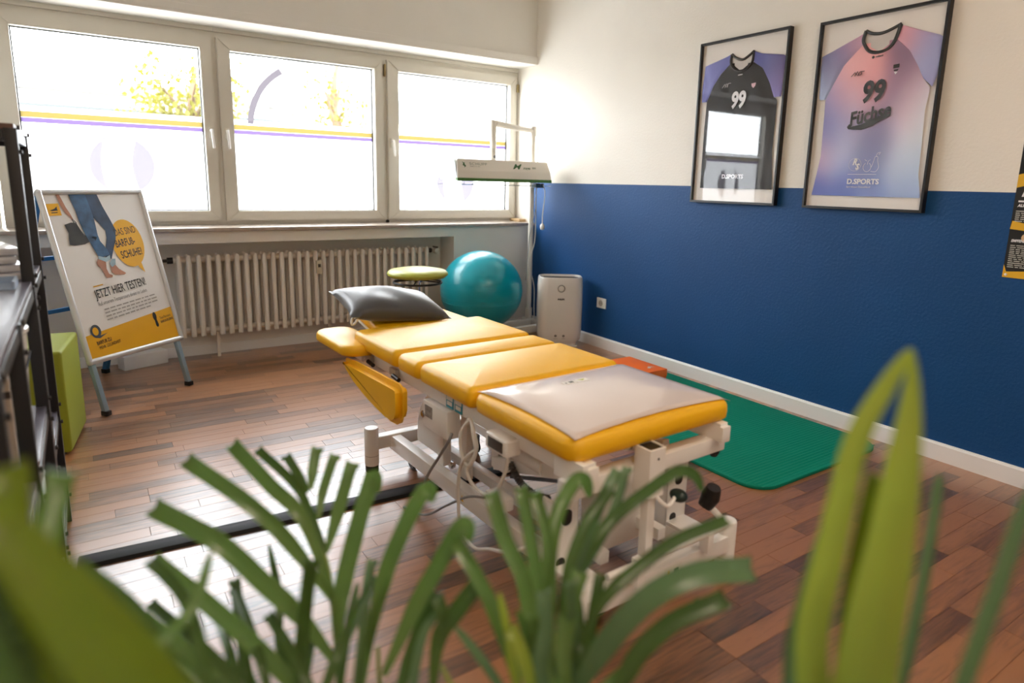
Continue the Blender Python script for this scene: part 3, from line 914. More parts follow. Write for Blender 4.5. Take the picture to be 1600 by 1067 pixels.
# knobs and foot lever
MB().ball((.045, -.02, .372), .021, (1.1, 1.4, .9)).build('clamp_knob', mat('dark_green_knob', (14, 40, 36), .3, bump=.02), tab)
MB().tube([(-.062, -.03, .40), (-.03, -.045, .37), (.03, -.02, .372)], .006, n=8, smooth=5).build('knob_bracket', M_WHITE, tab)
MB().tube([(.225, -.01, .345), (.225, .0, .31), (.212, .01, .275)], lambda t: .030 - .008 * abs(t - .5) * 2, n=16, smooth=5).build('lever_grip', M_BLACK, tab)
MB().tube([(.215, .01, .29), (.265, -.01, .235), (.262, -.03, .222), (.24, -.04, .218), (.0, -.045, .225), (-.262, -.05, .232)], .0105, n=12, smooth=4).build('foot_lever', M_WHITE, tab)
MB().box(-.15, -.125, -.06, -.03, .158, .245, bev=.003).build('lever_bearing', M_WHITE, tab)
MB().box(.16, .185, -.055, -.02, .158, .225, bev=.003).build('lever_bearing', M_WHITE, tab)
st = MB().box(.0, .075, -.0255, -.0245, .112, .150).build('warning_label', M_LABEL, tab, smooth=False)
MB().prism([(.006, .118), (.030, .118), (.018, .142)], 0, .0006, frame_matrix((0, -.0256, 0), (1, 0, 0), (0, 0, 1), (0, -1, 0))).build('warning_triangle', mat('warning_yellow', (240, 190, 30), .5, bump=.02), st, smooth=False)
MB().box(.042, .062, -.0262, -.0256, .122, .138).build('label_print', mat('label_ink2', (40, 40, 40), .6, bump=.02), st, smooth=False)
st = MB().box(-.2428, -.2418, .72, .79, .10, .138).build('warning_label', M_LABEL, tab, smooth=False)
MB().prism([(.73, .106), (.752, .106), (.741, .130)], 0, .0006, frame_matrix((-.2429, 0, 0), (0, 1, 0), (0, 0, 1), (-1, 0, 0))).build('warning_triangle', MATS['warning_yellow'], st, smooth=False)
# latches along the rail
for v in (1.17, 1.42):
    b = MB().box(-.318, -.300, v - .03, v + .03, .488, .520, bev=.003)
    l_ = b.build('latch', mat('latch_metal', (190, 188, 182), .3, metal=.5, bump=.05), tab)
    MB().cyl((-.325, v - .02, .497), (-.325, v - .075, .492), .009, n=12).build('latch_knob', M_BLACK, l_)
MB().box(-.312, -.30, 1.50, 1.60, .470, .535, bev=.003).build('hinge_plate', M_WHITE, tab)
for v in (1.525, 1.575):
    MB().cyl((-.3125, v, .497), (-.317, v, .497), .007, n=10).build('hinge_screw', M_BLACK, tab)

# grey pillow
def pillow(name, w_, h_, t_, M, m):
    NU, NV = 28, 18
    tt = bmesh.new()
    sides = []
    rg_ = random.Random(4)
    for sgn in (1, -1):
        g_ = []
        for j in range(NV + 1):
            row = []
            for i in range(NU + 1):
                a, c = i / NU * 2 - 1, j / NV * 2 - 1
                ex = (1 - abs(a) ** 2.6) ** .5 * (1 - abs(c) ** 2.6) ** .5
                px_, py_ = a * (1 - .07 * (1 - c * c)), c * (1 - .10 * (1 - a * a))
                z = sgn * t_ / 2 * ex * (1 + .08 * math.sin(5 * a + 3 * c) * (1 - abs(a)))
                if sgn < 0:
                    z *= .75
                row.append(tt.verts.new((px_ * w_ / 2, py_ * h_ / 2, z)))
            g_.append(row)
        for j in range(NV):
            for i in range(NU):
                f = (g_[j][i], g_[j][i + 1], g_[j + 1][i + 1], g_[j + 1][i])
                tt.faces.new(f if sgn > 0 else f[::-1])
    bmesh.ops.remove_doubles(tt, verts=tt.verts[:], dist=.0005)
    return MB().add(tt, M).build(name, m, None, angle=80)
MT = Matrix.Translation((-2.0, -3.582, 0)) @ Matrix.Rotation(TA, 4, 'Z')
pil = empty('pillow', MT @ Vector((-.075, 1.71, .671)), TA, 'dark grey satin pillow lying on the raised head cushion', 'pillow')
po_ = pillow('cover', .51, .34, .145, Matrix.Rotation(R(12), 4, 'X') @ Matrix.Rotation(R(5.5), 4, 'Y') @ Matrix.Rotation(R(-3), 4, 'Z'), mat('grey_satin', (62, 64, 70), .38, spec=.5, bump=.2, bscale=14, var=.05, vscale=5, sheen=.3))
po_.parent = pil
MB().tube([(-.225, -.125, .0), (-.250, -.135, -.025), (-.250, -.140, -.045), (-.232, -.138, -.035), (-.212, -.125, -.01)], .0055, n=6, smooth=5).build('care_tag', M_LABEL, pil)
# ------------------------------------------------------------------ exercise mat and orange box
M_MAT = mat('green_foam', (0, 128, 104), .75, spec=.2, bump=.5, bscale=90, var=.03, stretch=(1, .02, 1))
mt = empty('exercise_mat', (-.57, -2.35, 0), 0, 'green foam exercise mat on the floor beside the blue wall', 'mat')
o_ = rrect(-.50, .48, -.925, .925, .12, 8)
rngs = [[(x * .998, y_ * .998, 0.0) for x, y_ in o_], [(x, y_, .003) for x, y_ in o_], [(x, y_, .012) for x, y_ in o_], [(x * .996, y_ * .998, .015) for x, y_ in o_]]
MB().rings(rngs).build('foam', M_MAT, mt, angle=50)
b = MB()
for i in range(92):
    yy = -.90 + i * 1.80 / 91
    b.box(-.49 + (.03 if abs(yy) > .86 else 0), .47 - (.03 if abs(yy) > .86 else 0), yy - .004, yy + .004, .0148, .0158)
tag(b.build('groove_ribs', M_MAT, mt, smooth=False), kind='stuff')
ob = empty('orange_box', (-.405, -1.79, .0158), R(0), 'orange cardboard box lying on the green mat', 'box')
MB().box(-.13, .13, -.175, .175, 0, .062, bev=.002).build('box_base', mat('orange_card', (240, 100, 22), .5, bump=.1, var=.03), ob)
MB().box(-.133, .133, -.178, .178, .045, .092, bev=.002).build('lid', mat('orange_card_lid', (255, 118, 30), .45, bump=.1, var=.03), ob)
MB().flat([(.03, -.10), (.05, -.085), (.095, -.12), (.06, -.10), (.045, -.115)], Matrix.Translation((0, 0, .0925))).flat([(.055, -.075), (.065, -.07), (.10, -.10), (.075, -.09)], Matrix.Translation((0, 0, .0925))).build('box_mark', M_LABEL, ob, smooth=False)

# black floor profile strip
fs = MB().prism([(-.042, 0), (-.034, .012), (-.012, .017), (.012, .017), (.034, .012), (.042, 0)], -1.0, 1.0, frame_matrix((0, 0, 0), (0, 1, 0), (0, 0, 1), (1, 0, 0))).build('floor_profile', mat('black_rubber', (8, 8, 10), .55, spec=.25, bump=.1, var=.1))
fs.location = (-2.46, -2.475, 0); fs.rotation_euler = (0, 0, R(-4.2))
tag(fs, 'black rubber floor profile running from the shelving to the table', 'floor strip')

# ------------------------------------------------------------------ exercise ball
ball = empty('exercise_ball', (-.735, -.365, .10), 0, 'large turquoise exercise ball in the corner beside the radiator', 'ball')
MB().ball((0, 0, .322), .322, (1.02, 1.02, .98), 64).build('ball_skin', mat('turquoise_vinyl', (0, 152, 168), .28, spec=.5, bump=.03, var=.02, coat=.2), ball)
b = MB()
for zz in (-.02, -.01, .0, .01, .02):
    z = .322 + zz * 4
    r_ = .322 * 1.02 * math.sqrt(1 - (zz * 4 / .322) ** 2 * .98)
    b.tube([(r_ * math.cos(2 * math.pi * k / 64), r_ * math.sin(2 * math.pi * k / 64), z) for k in range(64)], .0016, n=4, closed=True)
b.build('grip_line', MATS['turquoise_vinyl'], ball)

# ------------------------------------------------------------------ stool
stl = empty('stool', (-1.50, -.82, 0), R(10), 'round stool with lime cushion in front of the radiator', 'stool')
M_LIME = mat('lime_leatherette', (168, 172, 66), .4, bump=.15, bscale=140, var=.03)
MB().lathe([(0, .625), (.12, .627), (.185, .636), (.204, .652), (.203, .664), (.185, .680), (.12, .692), (0, .696)], n=48).build('seat', M_LIME, stl, angle=60)
MB().tube([(.16 * math.cos(2 * math.pi * k / 48), .16 * math.sin(2 * math.pi * k / 48), .598) for k in range(48)], .007, n=8, closed=True).build('release_ring', M_BLACK, stl)
b = MB()
for a in range(0, 360, 90):
    b.tube([(0, 0, .615), (.16 * math.cos(R(a + 45)), .16 * math.sin(R(a + 45)), .598)], .005, n=6)
b.build('ring_spoke', M_BLACK, stl)
MB().cyl((0, 0, .34), (0, 0, .625), .016, n=16).cyl((0, 0, .60), (0, 0, .63), .032, n=16).build('gas_spring', M_CHROME, stl)
MB().cyl((0, 0, .10), (0, 0, .36), .026, n=16).build('column', M_BLACK, stl)
for a in range(0, 360, 72):
    d = Vector((math.cos(R(a)), math.sin(R(a)), 0))
    MB().bar(Vector((0, 0, .115)), d * .24 + Vector((0, 0, .085)), .03, .022, .004).build('leg', M_CHROME, stl)
    c_ = d * .245
    n_ = Vector((-d.y, d.x, 0))
    MB().cyl(c_ + Vector((0, 0, .027)) - n_ * .018, c_ + Vector((0, 0, .027)) + n_ * .018, .027, n=18, bev=.003).cyl(c_ + Vector((0, 0, .05)), c_ + Vector((0, 0, .085)), .008, n=8).build('caster', M_BLACK, stl)

# ------------------------------------------------------------------ air purifier
pur = empty('air_purifier', (-.236, -.745, 0), R(-31), 'white rounded air purifier standing before the blue wall', 'air purifier')
M_PUR = mat('glossy_white_plastic', (232, 228, 222), .2, bump=.02, var=.01, coat=.3)
prof = [(.148, .03), (.170, .06), (.176, .12), (.178, .30), (.176, .48), (.172, .545), (.168, .556)]
rn = []
for hw, z in prof:
    rn.append([(x, y_, z) for x, y_ in rrect(-hw, hw, -.115 * hw / .178, .115 * hw / .178, .075, 8)])
rn.append([(x, y_, .556) for x, y_ in rrect(-.160, .160, -.098, .098, .065, 8)])
rn.append([(x, y_, .538) for x, y_ in rrect(-.158, .158, -.096, .096, .063, 8)])
MB().rings(rn, cap1=False).build('body', M_PUR, pur, angle=40)
MB().prism(rrect(-.1575, .1575, -.0955, .0955, .063, 8), .532, .5385).build('top_vent', mat('dark_grille', (34, 34, 38), .45, bump=.3, bscale=150), pur)
b = MB()
for i in range(11):
    y_ = -.08 + i * .016
    hw = .145 - (.02 if abs(y_) > .06 else 0)
    b.box(-hw, hw, y_ - .0035, y_ + .0035, .538, .5415)
b.build('vent_slat', M_BLACK, pur, smooth=False)
MB().prism(rrect(-.152, .152, -.098, .098, .06, 8), 0, .012, bev=.003).prism(rrect(-.140, .140, -.09, .09, .06, 8), .012, .031).build('base', M_PUR, pur)
MF = frame_matrix((0, -.1145, .472), (1, 0, 0), (0, 0, 1), (0, -1, 0))
MB().lathe([(0, .0), (.040, .0), (.038, -.003), (.030, .0015), (0, .0015)], n=36, M=MF).build('dial_recess', M_PUR, pur)
MB().lathe([(.0205, .0), (.025, .003), (.0285, .003), (.0305, 0)], n=36, M=MF).build('dial_ring', mat('ring_grey', (120, 118, 112), .3, metal=.6, bump=.02), pur)
MB().lathe([(0, .004), (.017, .004), (.0195, .0), (0, 0)], n=36, M=MF).build('dial_button', M_PUR, pur)
text('maker_lettering', 'PHILIPS', .0115, mat('dark_print', (50, 48, 46), .5, bump=.02), pur, frame_matrix((0, -.1165, .382), (1, 0, 0), (0, 0, 1), (0, -1, 0)), 1.0, 'CENTER', bold=.0008)
b = MB()
for x in (-.035, .028):
    MX = frame_matrix((x, -.1152, .095), (1, 0, 0), (0, 0, 1), (0, -1, 0))
    b.lathe([(.006, 0), (.0085, .0006), (.0105, 0)], n=16, M=MX)
    b.box(x - .014, x + .014, -.1163, -.1150, .072, .0745)
b.build('symbol_print', mat('grey_print', (130, 126, 120), .5, bump=.02), pur, smooth=False)
for o in [c for c in pur.children if c.name.startswith('symbol_print')]:
    o.location.y = .0

# ------------------------------------------------------------------ therapy lamp on its stand
lamp = empty('therapy_lamp', (-.155, -.20, 0), 0, 'white hood lamp with green rim on a tall stand in the corner', 'lamp')
M_LWH = mat('lamp_white', (222, 216, 204), .35, bump=.03, var=.015)
MB().cyl((0, 0, .04), (0, 0, 1.69), .021, n=20).build('pole', M_LWH, lamp)
b = MB().box(-.78, .08, -.30, -.25, .055, .112, bev=.004).box(-.78, .08, -.08, -.03, .055, .112, bev=.004).box(.03, .08, -.30, .09, .055, .112, bev=.004).box(-.03, .06, -.09, .06, .045, .110, bev=.004)
b.build('base_frame', M_LWH, lamp)
for x, y_ in ((-.76, -.275), (-.76, -.055), (.055, -.28), (.055, .07)):
    MB().cyl((x, y_ - .012, .028), (x, y_ + .012, .028), .028, n=18).build('caster', M_BLACK, lamp)
MB().cyl((0, 0, .085), (0, 0, .20), .030, n=18).build('pole_socket', M_LWH, lamp)
MB().cyl((0, 0, 1.655), (0, 0, 1.735), .028, n=18, bev=.004).build('pole_joint', M_LWH, lamp)
MB().tube([(0, 0, 1.70), (-.15, -.02, 1.708), (-.33, -.045, 1.722), (-.41, -.06, 1.728)], lambda t: .019 + .009 * t, n=14, smooth=5).build('arm', M_LWH, lamp)
MB().tube([(-.425, -.06, 1.748), (-.43, -.062, 1.70), (-.428, -.065, 1.60), (-.43, -.07, 1.52)], lambda t: .030 - .008 * t, n=14, smooth=5).build('neck', M_LWH, lamp)
MB().cyl((-.43, -.07, 1.435), (-.43, -.07, 1.535), .022, n=16).build('swivel', M_UPVC, lamp)
MB().cyl((-.43, -.091, 1.47), (-.43, -.099, 1.47), .012, n=14).build('swivel_bolt', mat('grey_metal2', (110, 110, 110), .4, metal=.5, bump=.05), lamp)
# hood: long box narrowing towards its top, green rim below
hx0, hx1 = -.835, .035
def hood_ring(z, ins, dep):
    return [(hx0 + ins, -.07 - dep, z), (hx1 - ins, -.07 - dep, z), (hx1 - ins, -.07 + dep, z), (hx0 + ins, -.07 + dep, z)]
hood = MB().rings([hood_ring(1.297, .0, .158), hood_ring(1.355, .006, .150), hood_ring(1.372, .009, .143), hood_ring(1.437, .020, .118), hood_ring(1.443, .03, .108)]).build('hood', M_LWH, lamp, smooth=False)
MB().box(hx0 + .004, hx1 - .004, -.20, .06, 1.285, 1.2975).build('hood_floor', M_LWH, hood, smooth=False)
MB().box(hx0 - .001, hx1 + .002, -.232, -.20, 1.276, 1.300, bev=.003).build('green_rim', mat('green_rim_paint', (62, 112, 40), .4, bump=.03), hood, smooth=False)
b = MB()
for i in range(5):
    z = 1.325 + i * .02
    b.box(hx0 - .003 + (.009 if z > 1.36 else 0), hx0 + .02, -.15, .0, z, z + .007)
b.build('end_louver', mat('pale_blue_louver', (176, 188, 194), .5, bump=.03), hood, smooth=False)
MB().rings([[(hx0 - .0015 + i_, y_, z_) for y_, z_ in ((-.222, 1.30), (.085, 1.30), (.045, 1.437), (-.182, 1.437))] for i_ in (0, .003)]).build('end_cap', mat('pale_blue_cap', (196, 206, 210), .5, bump=.03), hood, smooth=False)
b = MB()
for i in range(9):
    x = hx0 + .10 + i * .085
    b.cyl((x, -.07, 1.436), (x, -.07, 1.445), .022, n=14)
b.build('top_vent', M_LWH, hood)
# face of the hood: slanted plane for lettering
nrm = Vector((0, -(1.43 - 1.372), -(.138 - .112) * -1)); 
fy = Vector((0, (.143 - .118), (1.437 - 1.372))).normalized()
fn = Vector((1, 0, 0)).cross(fy)
M_GRN = mat('green_print', (46, 92, 40), .45, bump=.02)
M_GRY = mat('grey_green_print', (140, 146, 130), .45, bump=.02)
def hood_m(x, t):
    p = Vector((x, -.07 - .143, 1.372)) + fy * t + fn * .0012
    return frame_matrix(p, (1, 0, 0), fy, fn)
text('lettering', 'SCHUPP', .021, M_GRY, hood, hood_m(hx0 + .115, .026), 1.35, space=1.1)
text('lettering', 'GMBH & CO. KG', .0065, M_GRY, hood, hood_m(hx0 + .115, .012), 1.3)
MB().flat([(0, .052), (.012, .04), (.022, .045), (.018, .03), (.030, .016), (.012, .0), (.015, .015), (.0, .02), (.008, .032)], hood_m(hx0 + .055, .002)).build('leaf_mark', M_GRN, hood, smooth=False)
text('lettering', 'M', .042, M_GRN, hood, hood_m(hx0 + .50, .006), 1.5, shear=.45, bold=.001)
text('lettering', 'irage', .020, M_GRN, hood, hood_m(hx0 + .60, .006), 1.2, shear=.45, bold=.0006)
text('lettering', '800', .014, M_GRY, hood, hood_m(hx0 + .69, .012), 1.2, bold=.0006)
# wire guard and cords under the hood
b = MB()
for y_ in (-.20, -.07, .06):
    b.tube([(hx0 - .03, y_, 1.250), (hx1 + .02, y_, 1.250)], .0022, n=5)
for i in range(12):
    x = hx0 - .02 + i * .08
    b.tube([(x, -.21, 1.272), (x, -.205, 1.250), (x, .065, 1.250), (x, .07, 1.272)], .0018, n=5)
b.build('wire_guard', M_CHROME, hood)
MB().box(-.025, .055, -.10, -.03, 1.235, 1.272, bev=.004).build('switch_box', M_GASKET, hood)
MB().tube([(.045, -.10, 1.26), (.052, -.12, 1.20), (.045, -.12, 1.10), (.035, -.12, 1.02), (.035, -.12, .93)], .004, n=7, smooth=6).build('pull_cord', M_CABLE, lamp)
MB().lathe([(0, .885), (.012, .888), (.020, .905), (.019, .925), (.008, .94), (0, .942)], (.035, -.12, 0), n=16).build('cord_plug', M_CABLE, lamp)
MB().tube([(.03, -.02, 1.68), (.035, -.025, 1.5), (.03, -.025, 1.2), (.028, -.025, .8), (-.03, -.03, .60), (.028, -.03, .40), (.035, -.03, .2), (.02, -.06, .1)], .0045, n=7, smooth=8).build('power_cord', M_CABLE, lamp)
MB().tube([(.03, -.024, 1.05), (-.02, -.026, .88), (-.045, -.026, .62), (-.06, -.03, .45)], .0035, n=6, smooth=6).build('power_cord', M_GCABLE, lamp)

# ------------------------------------------------------------------ wall socket
so = empty('wall_socket', (0, -.987, .358), 0, 'white wall socket on the blue wall behind the purifier', 'socket')
MB().box(-.010, 0, -.052, .052, -.040, .040, bev=.003).build('cover_plate', M_WHITE, so)
MB().lathe([(0, .0), (.0, .001), (.022, .001), (.024, .003), (.020, .003), (.0205, -.001), (0, -.001)][2:], n=28, M=frame_matrix((-.010, 0, 0), (0, 1, 0), (0, 0, 1), (-1, 0, 0))).build('socket_well', mat('socket_grey', (190, 182, 172), .4, bump=.02), so)
MB().cyl((-.0102, -.009, 0), (-.012, -.009, 0), .003, n=8).cyl((-.0102, .009, 0), (-.012, .009, 0), .003, n=8).build('contact_hole', M_BLACK, so)
# ------------------------------------------------------------------ framed jerseys
M_BACKING = mat('white_backing', (242, 236, 230), .8, bump=.05, var=.01)
def interp(pl, t):
    """pl: list of (s, t) with t falling; returns s at height t"""
    for (s0, t0), (s1, t1) in zip(pl, pl[1:]):
        if (t0 >= t >= t1) or (t0 <= t <= t1):
            f = 0 if abs(t1 - t0) < 1e-9 else (t - t0) / (t1 - t0)
            return s0 + (s1 - s0) * f
    return pl[0][0] if abs(t - pl[0][1]) < abs(t - pl[-1][1]) else pl[-1][0]
def cloth(name, left, right, t0, t1, W, H, colour, relief, m, parent, nt=46, ns=26):
    """patch of cloth between two seams, wrinkled, with its printed colours"""
    tt = bmesh.new()
    cl = tt.loops.layers.color.new('print')
    g_, P = [], {}
    for j in range(nt + 1):
        t_ = t0 + (t1 - t0) * j / nt
        a, c = interp(left, t_), interp(right, t_)
        row = []
        for i in range(ns + 1):
            s = a + (c - a) * i / ns
            edge = min(i / ns, 1 - i / ns) * 2
            v = tt.verts.new((s * W, t_ * H, relief(s, t_) * min(1, .35 + edge * 2) + .004))
            P[v] = (s, t_)
            row.append(v)
        g_.append(row)
    for j in range(nt):
        for i in range(ns):
            q = [g_[j][i], g_[j][i + 1], g_[j + 1][i + 1], g_[j + 1][i]]
            if len({tuple(round(x, 6) for x in v.co) for v in q}) < 4:
                continue
            f = tt.faces.new(q)
            for lp in f.loops:
                lp[cl] = (*colour(*P[lp.vert]), 1)
    bmesh.ops.recalc_face_normals(tt, faces=tt.faces[:])
    me_ = bpy.data.meshes.new(name)
    tt.to_mesh(me_); tt.free()
    o = mesh_obj(name, me_, m, parent, True, 80)
    return o
def idw(pts):
    def f(s, t_):
        W_ = 0; acc = [0, 0, 0]
        for (a, b_, c) in pts:
            d = 1 / (math.exp(-((s - a) ** 2 + (t_ - b_) ** 2) / (2 * .085 ** 2)) + 1e-5)
            W_ += 1 / d
            l = [min(1, x / 255 * 1.12) for x in c]
            for k in range(3):
                acc[k] += l[k] / d
        return [x / W_ for x in acc]
    return f
M_CLOTH = mat_vcol('printed_jersey_cloth', .55, .12, 90)
M_INK = mat('black_print', (28, 26, 30), .5, bump=.03)
M_WINK = mat('white_print', (236, 234, 238), .5, bump=.03)
def picture_frame(y0, W, z0, H, label):
    t = empty('framed_jersey', (-.001, y0, z0), R(-90), label, 'picture')       # local x runs along the wall, local -y faces the room
    MX = frame_matrix((0, -.014, 0), (1, 0, 0), (0, 0, 1), (0, -1, 0))         # local xy = picture plane
    b = MB()
    fw_ = .013
    Mf = frame_matrix((0, 0, 0), (1, 0, 0), (0, 0, 1), (0, -1, 0))
    O = [(0, 0), (W, 0), (W, H), (0, H)]; I = [(fw_, fw_), (W - fw_, fw_), (W - fw_, H - fw_), (fw_, H - fw_)]
    for k in range(4):
        j = (k + 1) % 4
        b.prism([O[k], O[j], I[j], I[k]], 0, .035, Mf, bev=.0012)
    b.build('frame', M_BLKMET, t, smooth=False)
    MB().box(fw_ - .002, W - fw_ + .002, -.014, -.004, fw_ - .002, H - fw_ + .002).build('backing', M_BACKING, t, smooth=False)
    MB().flat([(fw_ - .001, fw_ - .001), (W - fw_ + .001, fw_ - .001), (W - fw_ + .001, H - fw_ + .001), (fw_ - .001, H - fw_ + .001)], frame_matrix((0, -.0315, 0), (1, 0, 0), (0, 0, 1), (0, -1, 0))).build('glass', M_PICGLASS, t, smooth=False)
    return t, MX

def wrinkle(k, amp):
    def f(s, t_):
        return amp * (.5 + .5 * math.sin(k[0] * s * 9 + k[1] * t_ * 14 + 1.2 * math.sin(5 * t_ + k[0]))) + .0015 * math.sin(31 * s * k[1] + 17 * t_) + .0025
    return f
# light printed jersey
W1, H1 = .628, .958
t, MX = picture_frame(-2.649, W1, 1.172, H1, 'black framed pink and lilac jersey with number 99 in black')
jb = empty('jersey', (0, 0, 0)); jb.parent = t; jb.matrix_local = MX
BC = idw([(.40, .80, (226, 176, 180)), (.30, .70, (228, 170, 172)), (.48, .72, (234, 150, 148)), (.52, .64, (222, 158, 168)), (.68, .78, (132, 102, 128)), (.78, .70, (108, 86, 118)),
          (.66, .58, (128, 106, 134)), (.22, .60, (190, 160, 190)), (.40, .56, (196, 172, 194)), (.12, .52, (132, 132, 182)), (.14, .42, (110, 118, 176)), (.30, .42, (158, 158, 196)), (.55, .42, (140, 132, 168)), (.60, .34, (112, 116, 160)),
          (.80, .62, (230, 178, 190)), (.88, .56, (206, 214, 232)), (.75, .46, (222, 196, 212)), (.85, .36, (206, 214, 228)), (.12, .30, (206, 172, 194)), (.30, .28, (178, 182, 212)), (.52, .24, (128, 136, 182)), (.75, .24, (190, 202, 226)), (.90, .22, (184, 202, 228)),
          (.10, .10, (90, 104, 176)), (.35, .12, (86, 104, 180)), (.60, .10, (112, 134, 196)), (.85, .10, (134, 158, 208))])
cloth('jersey_body', [(.384, .855), (.234, .758), (.164, .67), (.104, .587), (.116, .288), (.068, .073)], [(.642, .852), (.745, .789), (.82, .712), (.871, .647), (.93, .60), (.914, .497), (.925, .302), (.93, .188), (.96, .083)], .073, .803, W1, H1, BC, wrinkle((1.2, .8), .004), M_CLOTH, jb, 60, 34)
cloth('jersey_body', [(.384, .855), (.30, .803)], [(.44, .833), (.513, .803)], .803, .853, W1, H1, BC, wrinkle((1.2, .8), .003), M_CLOTH, jb, 8, 8)
cloth('jersey_body', [(.585, .833), (.513, .803)], [(.642, .852), (.722, .803)], .803, .851, W1, H1, BC, wrinkle((1.2, .8), .003), M_CLOTH, jb, 8, 8)
SCL = idw([(.30, .88, (206, 160, 178)), (.20, .84, (140, 120, 158)), (.08, .80, (98, 98, 140)), (.10, .76, (84, 88, 130)), (.20, .74, (150, 140, 176)), (.10, .70, (196, 206, 230)), (.08, .62, (168, 188, 220))])
cloth('sleeve', [(.37, .905), (.124, .841), (.030, .822), (.045, .601), (.06, .590)], [(.386, .875), (.384, .855), (.234, .758), (.164, .67), (.104, .590)], .590, .903, W1, H1, SCL, wrinkle((2, 1.4), .005), M_CLOTH, jb, 30, 16)
SCR = idw([(.68, .89, (216, 150, 158)), (.76, .85, (200, 150, 172)), (.85, .82, (160, 146, 186)), (.95, .80, (136, 140, 188)), (.85, .72, (160, 172, 208)), (.95, .70, (150, 168, 208)), (.93, .62, (140, 124, 178))])
cloth('sleeve', [(.672, .915), (.655, .87), (.642, .852), (.745, .789), (.82, .712), (.871, .647), (.94, .605)], [(.68, .912), (.854, .864), (.970, .835), (.966, .657), (.946, .605)], .605, .912, W1, H1, SCR, wrinkle((2.2, 1.2), .005), M_CLOTH, jb, 30, 16)
MB().flat([(x * W1, z * H1) for x, z in ((.395, .905), (.45, .893), (.51, .890), (.58, .899), (.655, .915), (.64, .855), (.585, .815), (.513, .803), (.45, .812), (.40, .85))], Matrix.Translation((0, 0, .003))).build('neck_lining', mat('white_lining', (212, 204, 198), .8, bump=.1), jb, smooth=False)
MB().tube([(x * W1, z * H1, .008) for x, z in ((.392, .917), (.378, .875), (.395, .845), (.44, .812), (.513, .800), (.585, .812), (.63, .85), (.66, .920))], .0085, n=8, smooth=5).tube([(x * W1, z * H1, .006) for x, z in ((.392, .917), (.44, .900), (.51, .893), (.58, .902), (.66, .922))], .0075, n=8, smooth=5).build('collar', M_INK, jb)
def jt(name, s, h, sx, sz, W, H, m, parent, xs=1.0, rot=0.0, shear=0.0, bold=0.0, align='LEFT', z=.0138):
    return text(name, s, h, m, parent, Matrix.Translation((sx * W, sz * H, z)) @ Matrix.Rotation(R(rot), 4, 'Z'), xs, align, shear, bold, .0003)
jt('number_print', '99', .098, .508, .560, W1, H1, M_INK, jb, .80, 0, .12, .005, 'CENTER')
jt('name_print', 'Füchse', .066, .345, .440, W1, H1, M_INK, jb, .80, 11, .25, .0025)
MB().flat([(x * W1, z * H1) for x, z in ((.328, .436), (.345, .452), (.365, .437), (.45, .447), (.55, .475), (.62, .49), (.66, .478), (.60, .462), (.54, .436), (.45, .418), (.38, .421), (.34, .425))], Matrix.Translation((0, 0, .0140))).build('tail_print', M_INK, jb, smooth=False)
jt('sponsor_print', 'D.SPORTS', .025, .380, .138, W1, H1, M_WINK, jb, 1.05, 0, 0, .0012)
jt('sponsor_print', 'Sporthaus Düsseldorf', .0085, .380, .118, W1, H1, M_WINK, jb, 1.18)
jt('sponsor_print', 'R', .030, .412, .238, W1, H1, M_WINK, jb, .8, 0, .3, .002)
jt('sponsor_print', 'S', .028, .440, .214, W1, H1, M_WINK, jb, .8, 0, .3, .002)
b = MB()
b.tube([(.432 * W1 + .032 * math.cos(2 * math.pi * k / 32), .239 * H1 + .032 * math.sin(2 * math.pi * k / 32), .0138) for k in range(32)], .0006, n=4, closed=True)
b.box(.38 * W1, .615 * W1, .187 * H1, .189 * H1, .0138, .0142)
fx, fz = .535 * W1, .225 * H1
b.tube([(fx + .020 * math.cos(R(a)), fz + .022 * math.sin(R(a)), .0138) for a in range(120, 421, 20)], .0011, n=5)
b.tube([(fx, fz + .012, .0138), (fx + .003, fz + .03, .0138), (fx + .014, fz + .036, .0138)], .001, n=5, smooth=3)
b.tube([(fx - .004, fz + .03, .0138), (fx - .016, fz + .038, .0138)], .001, n=5)
b.tube([(fx + .022, fz + .0, .0138), (fx + .030, fz + .03, .0138), (fx + .035, fz + .05, .0138), (fx + .048, fz + .05, .0138), (fx + .05, fz + .03, .0138), (fx + .058, fz + .0, .0138), (fx + .045, fz - .022, .0138), (fx + .02, fz - .02, .0138)], .0011, n=5, smooth=4)
b.tube([(fx + .041, fz + .05, .0138), (fx + .044, fz + .066, .0138), (fx + .06, fz + .072, .0138), (fx + .052, fz + .06, .0138)], .001, n=5, smooth=3)
b.build('fruit_print', M_WINK, jb)
jt('maker_print', 'select', .009, .497, .776, W1, H1, M_INK, jb, 1.25, 3, 0, .0004)
MB().ball((.475 * W1, .780 * H1, .009), .007, (1, 1, .25), 12).build('maker_mark', M_INK, jb)
b = MB()
for st in ([(.315, .695), (.345, .715), (.36, .700)], [(.345, .695), (.365, .718), (.38, .698)], [(.37, .695), (.385, .716), (.42, .716)], [(.385, .697), (.40, .703), (.395, .714)]):
    b.tube([(x * W1, z * H1, .0138) for x, z in st], .0016, n=5)
b.build('script_print', M_INK, jb)
MB().flat([(x * W1, z * H1) for x, z in ((.645, .728), (.69, .730), (.69, .712), (.645, .710))], Matrix.Translation((0, 0, .0138))).flat([(x * W1, z * H1) for x, z in ((.648, .703), (.688, .705), (.680, .697), (.656, .697))], Matrix.Translation((0, 0, .0138))).build('badge_print', M_INK, jb, smooth=False)
MB().flat([(x * W1, z * H1) for x, z in ((.655, .693), (.683, .693), (.668, .680))], Matrix.Translation((0, 0, .0138))).build('badge_print', M_WINK, jb, smooth=False)

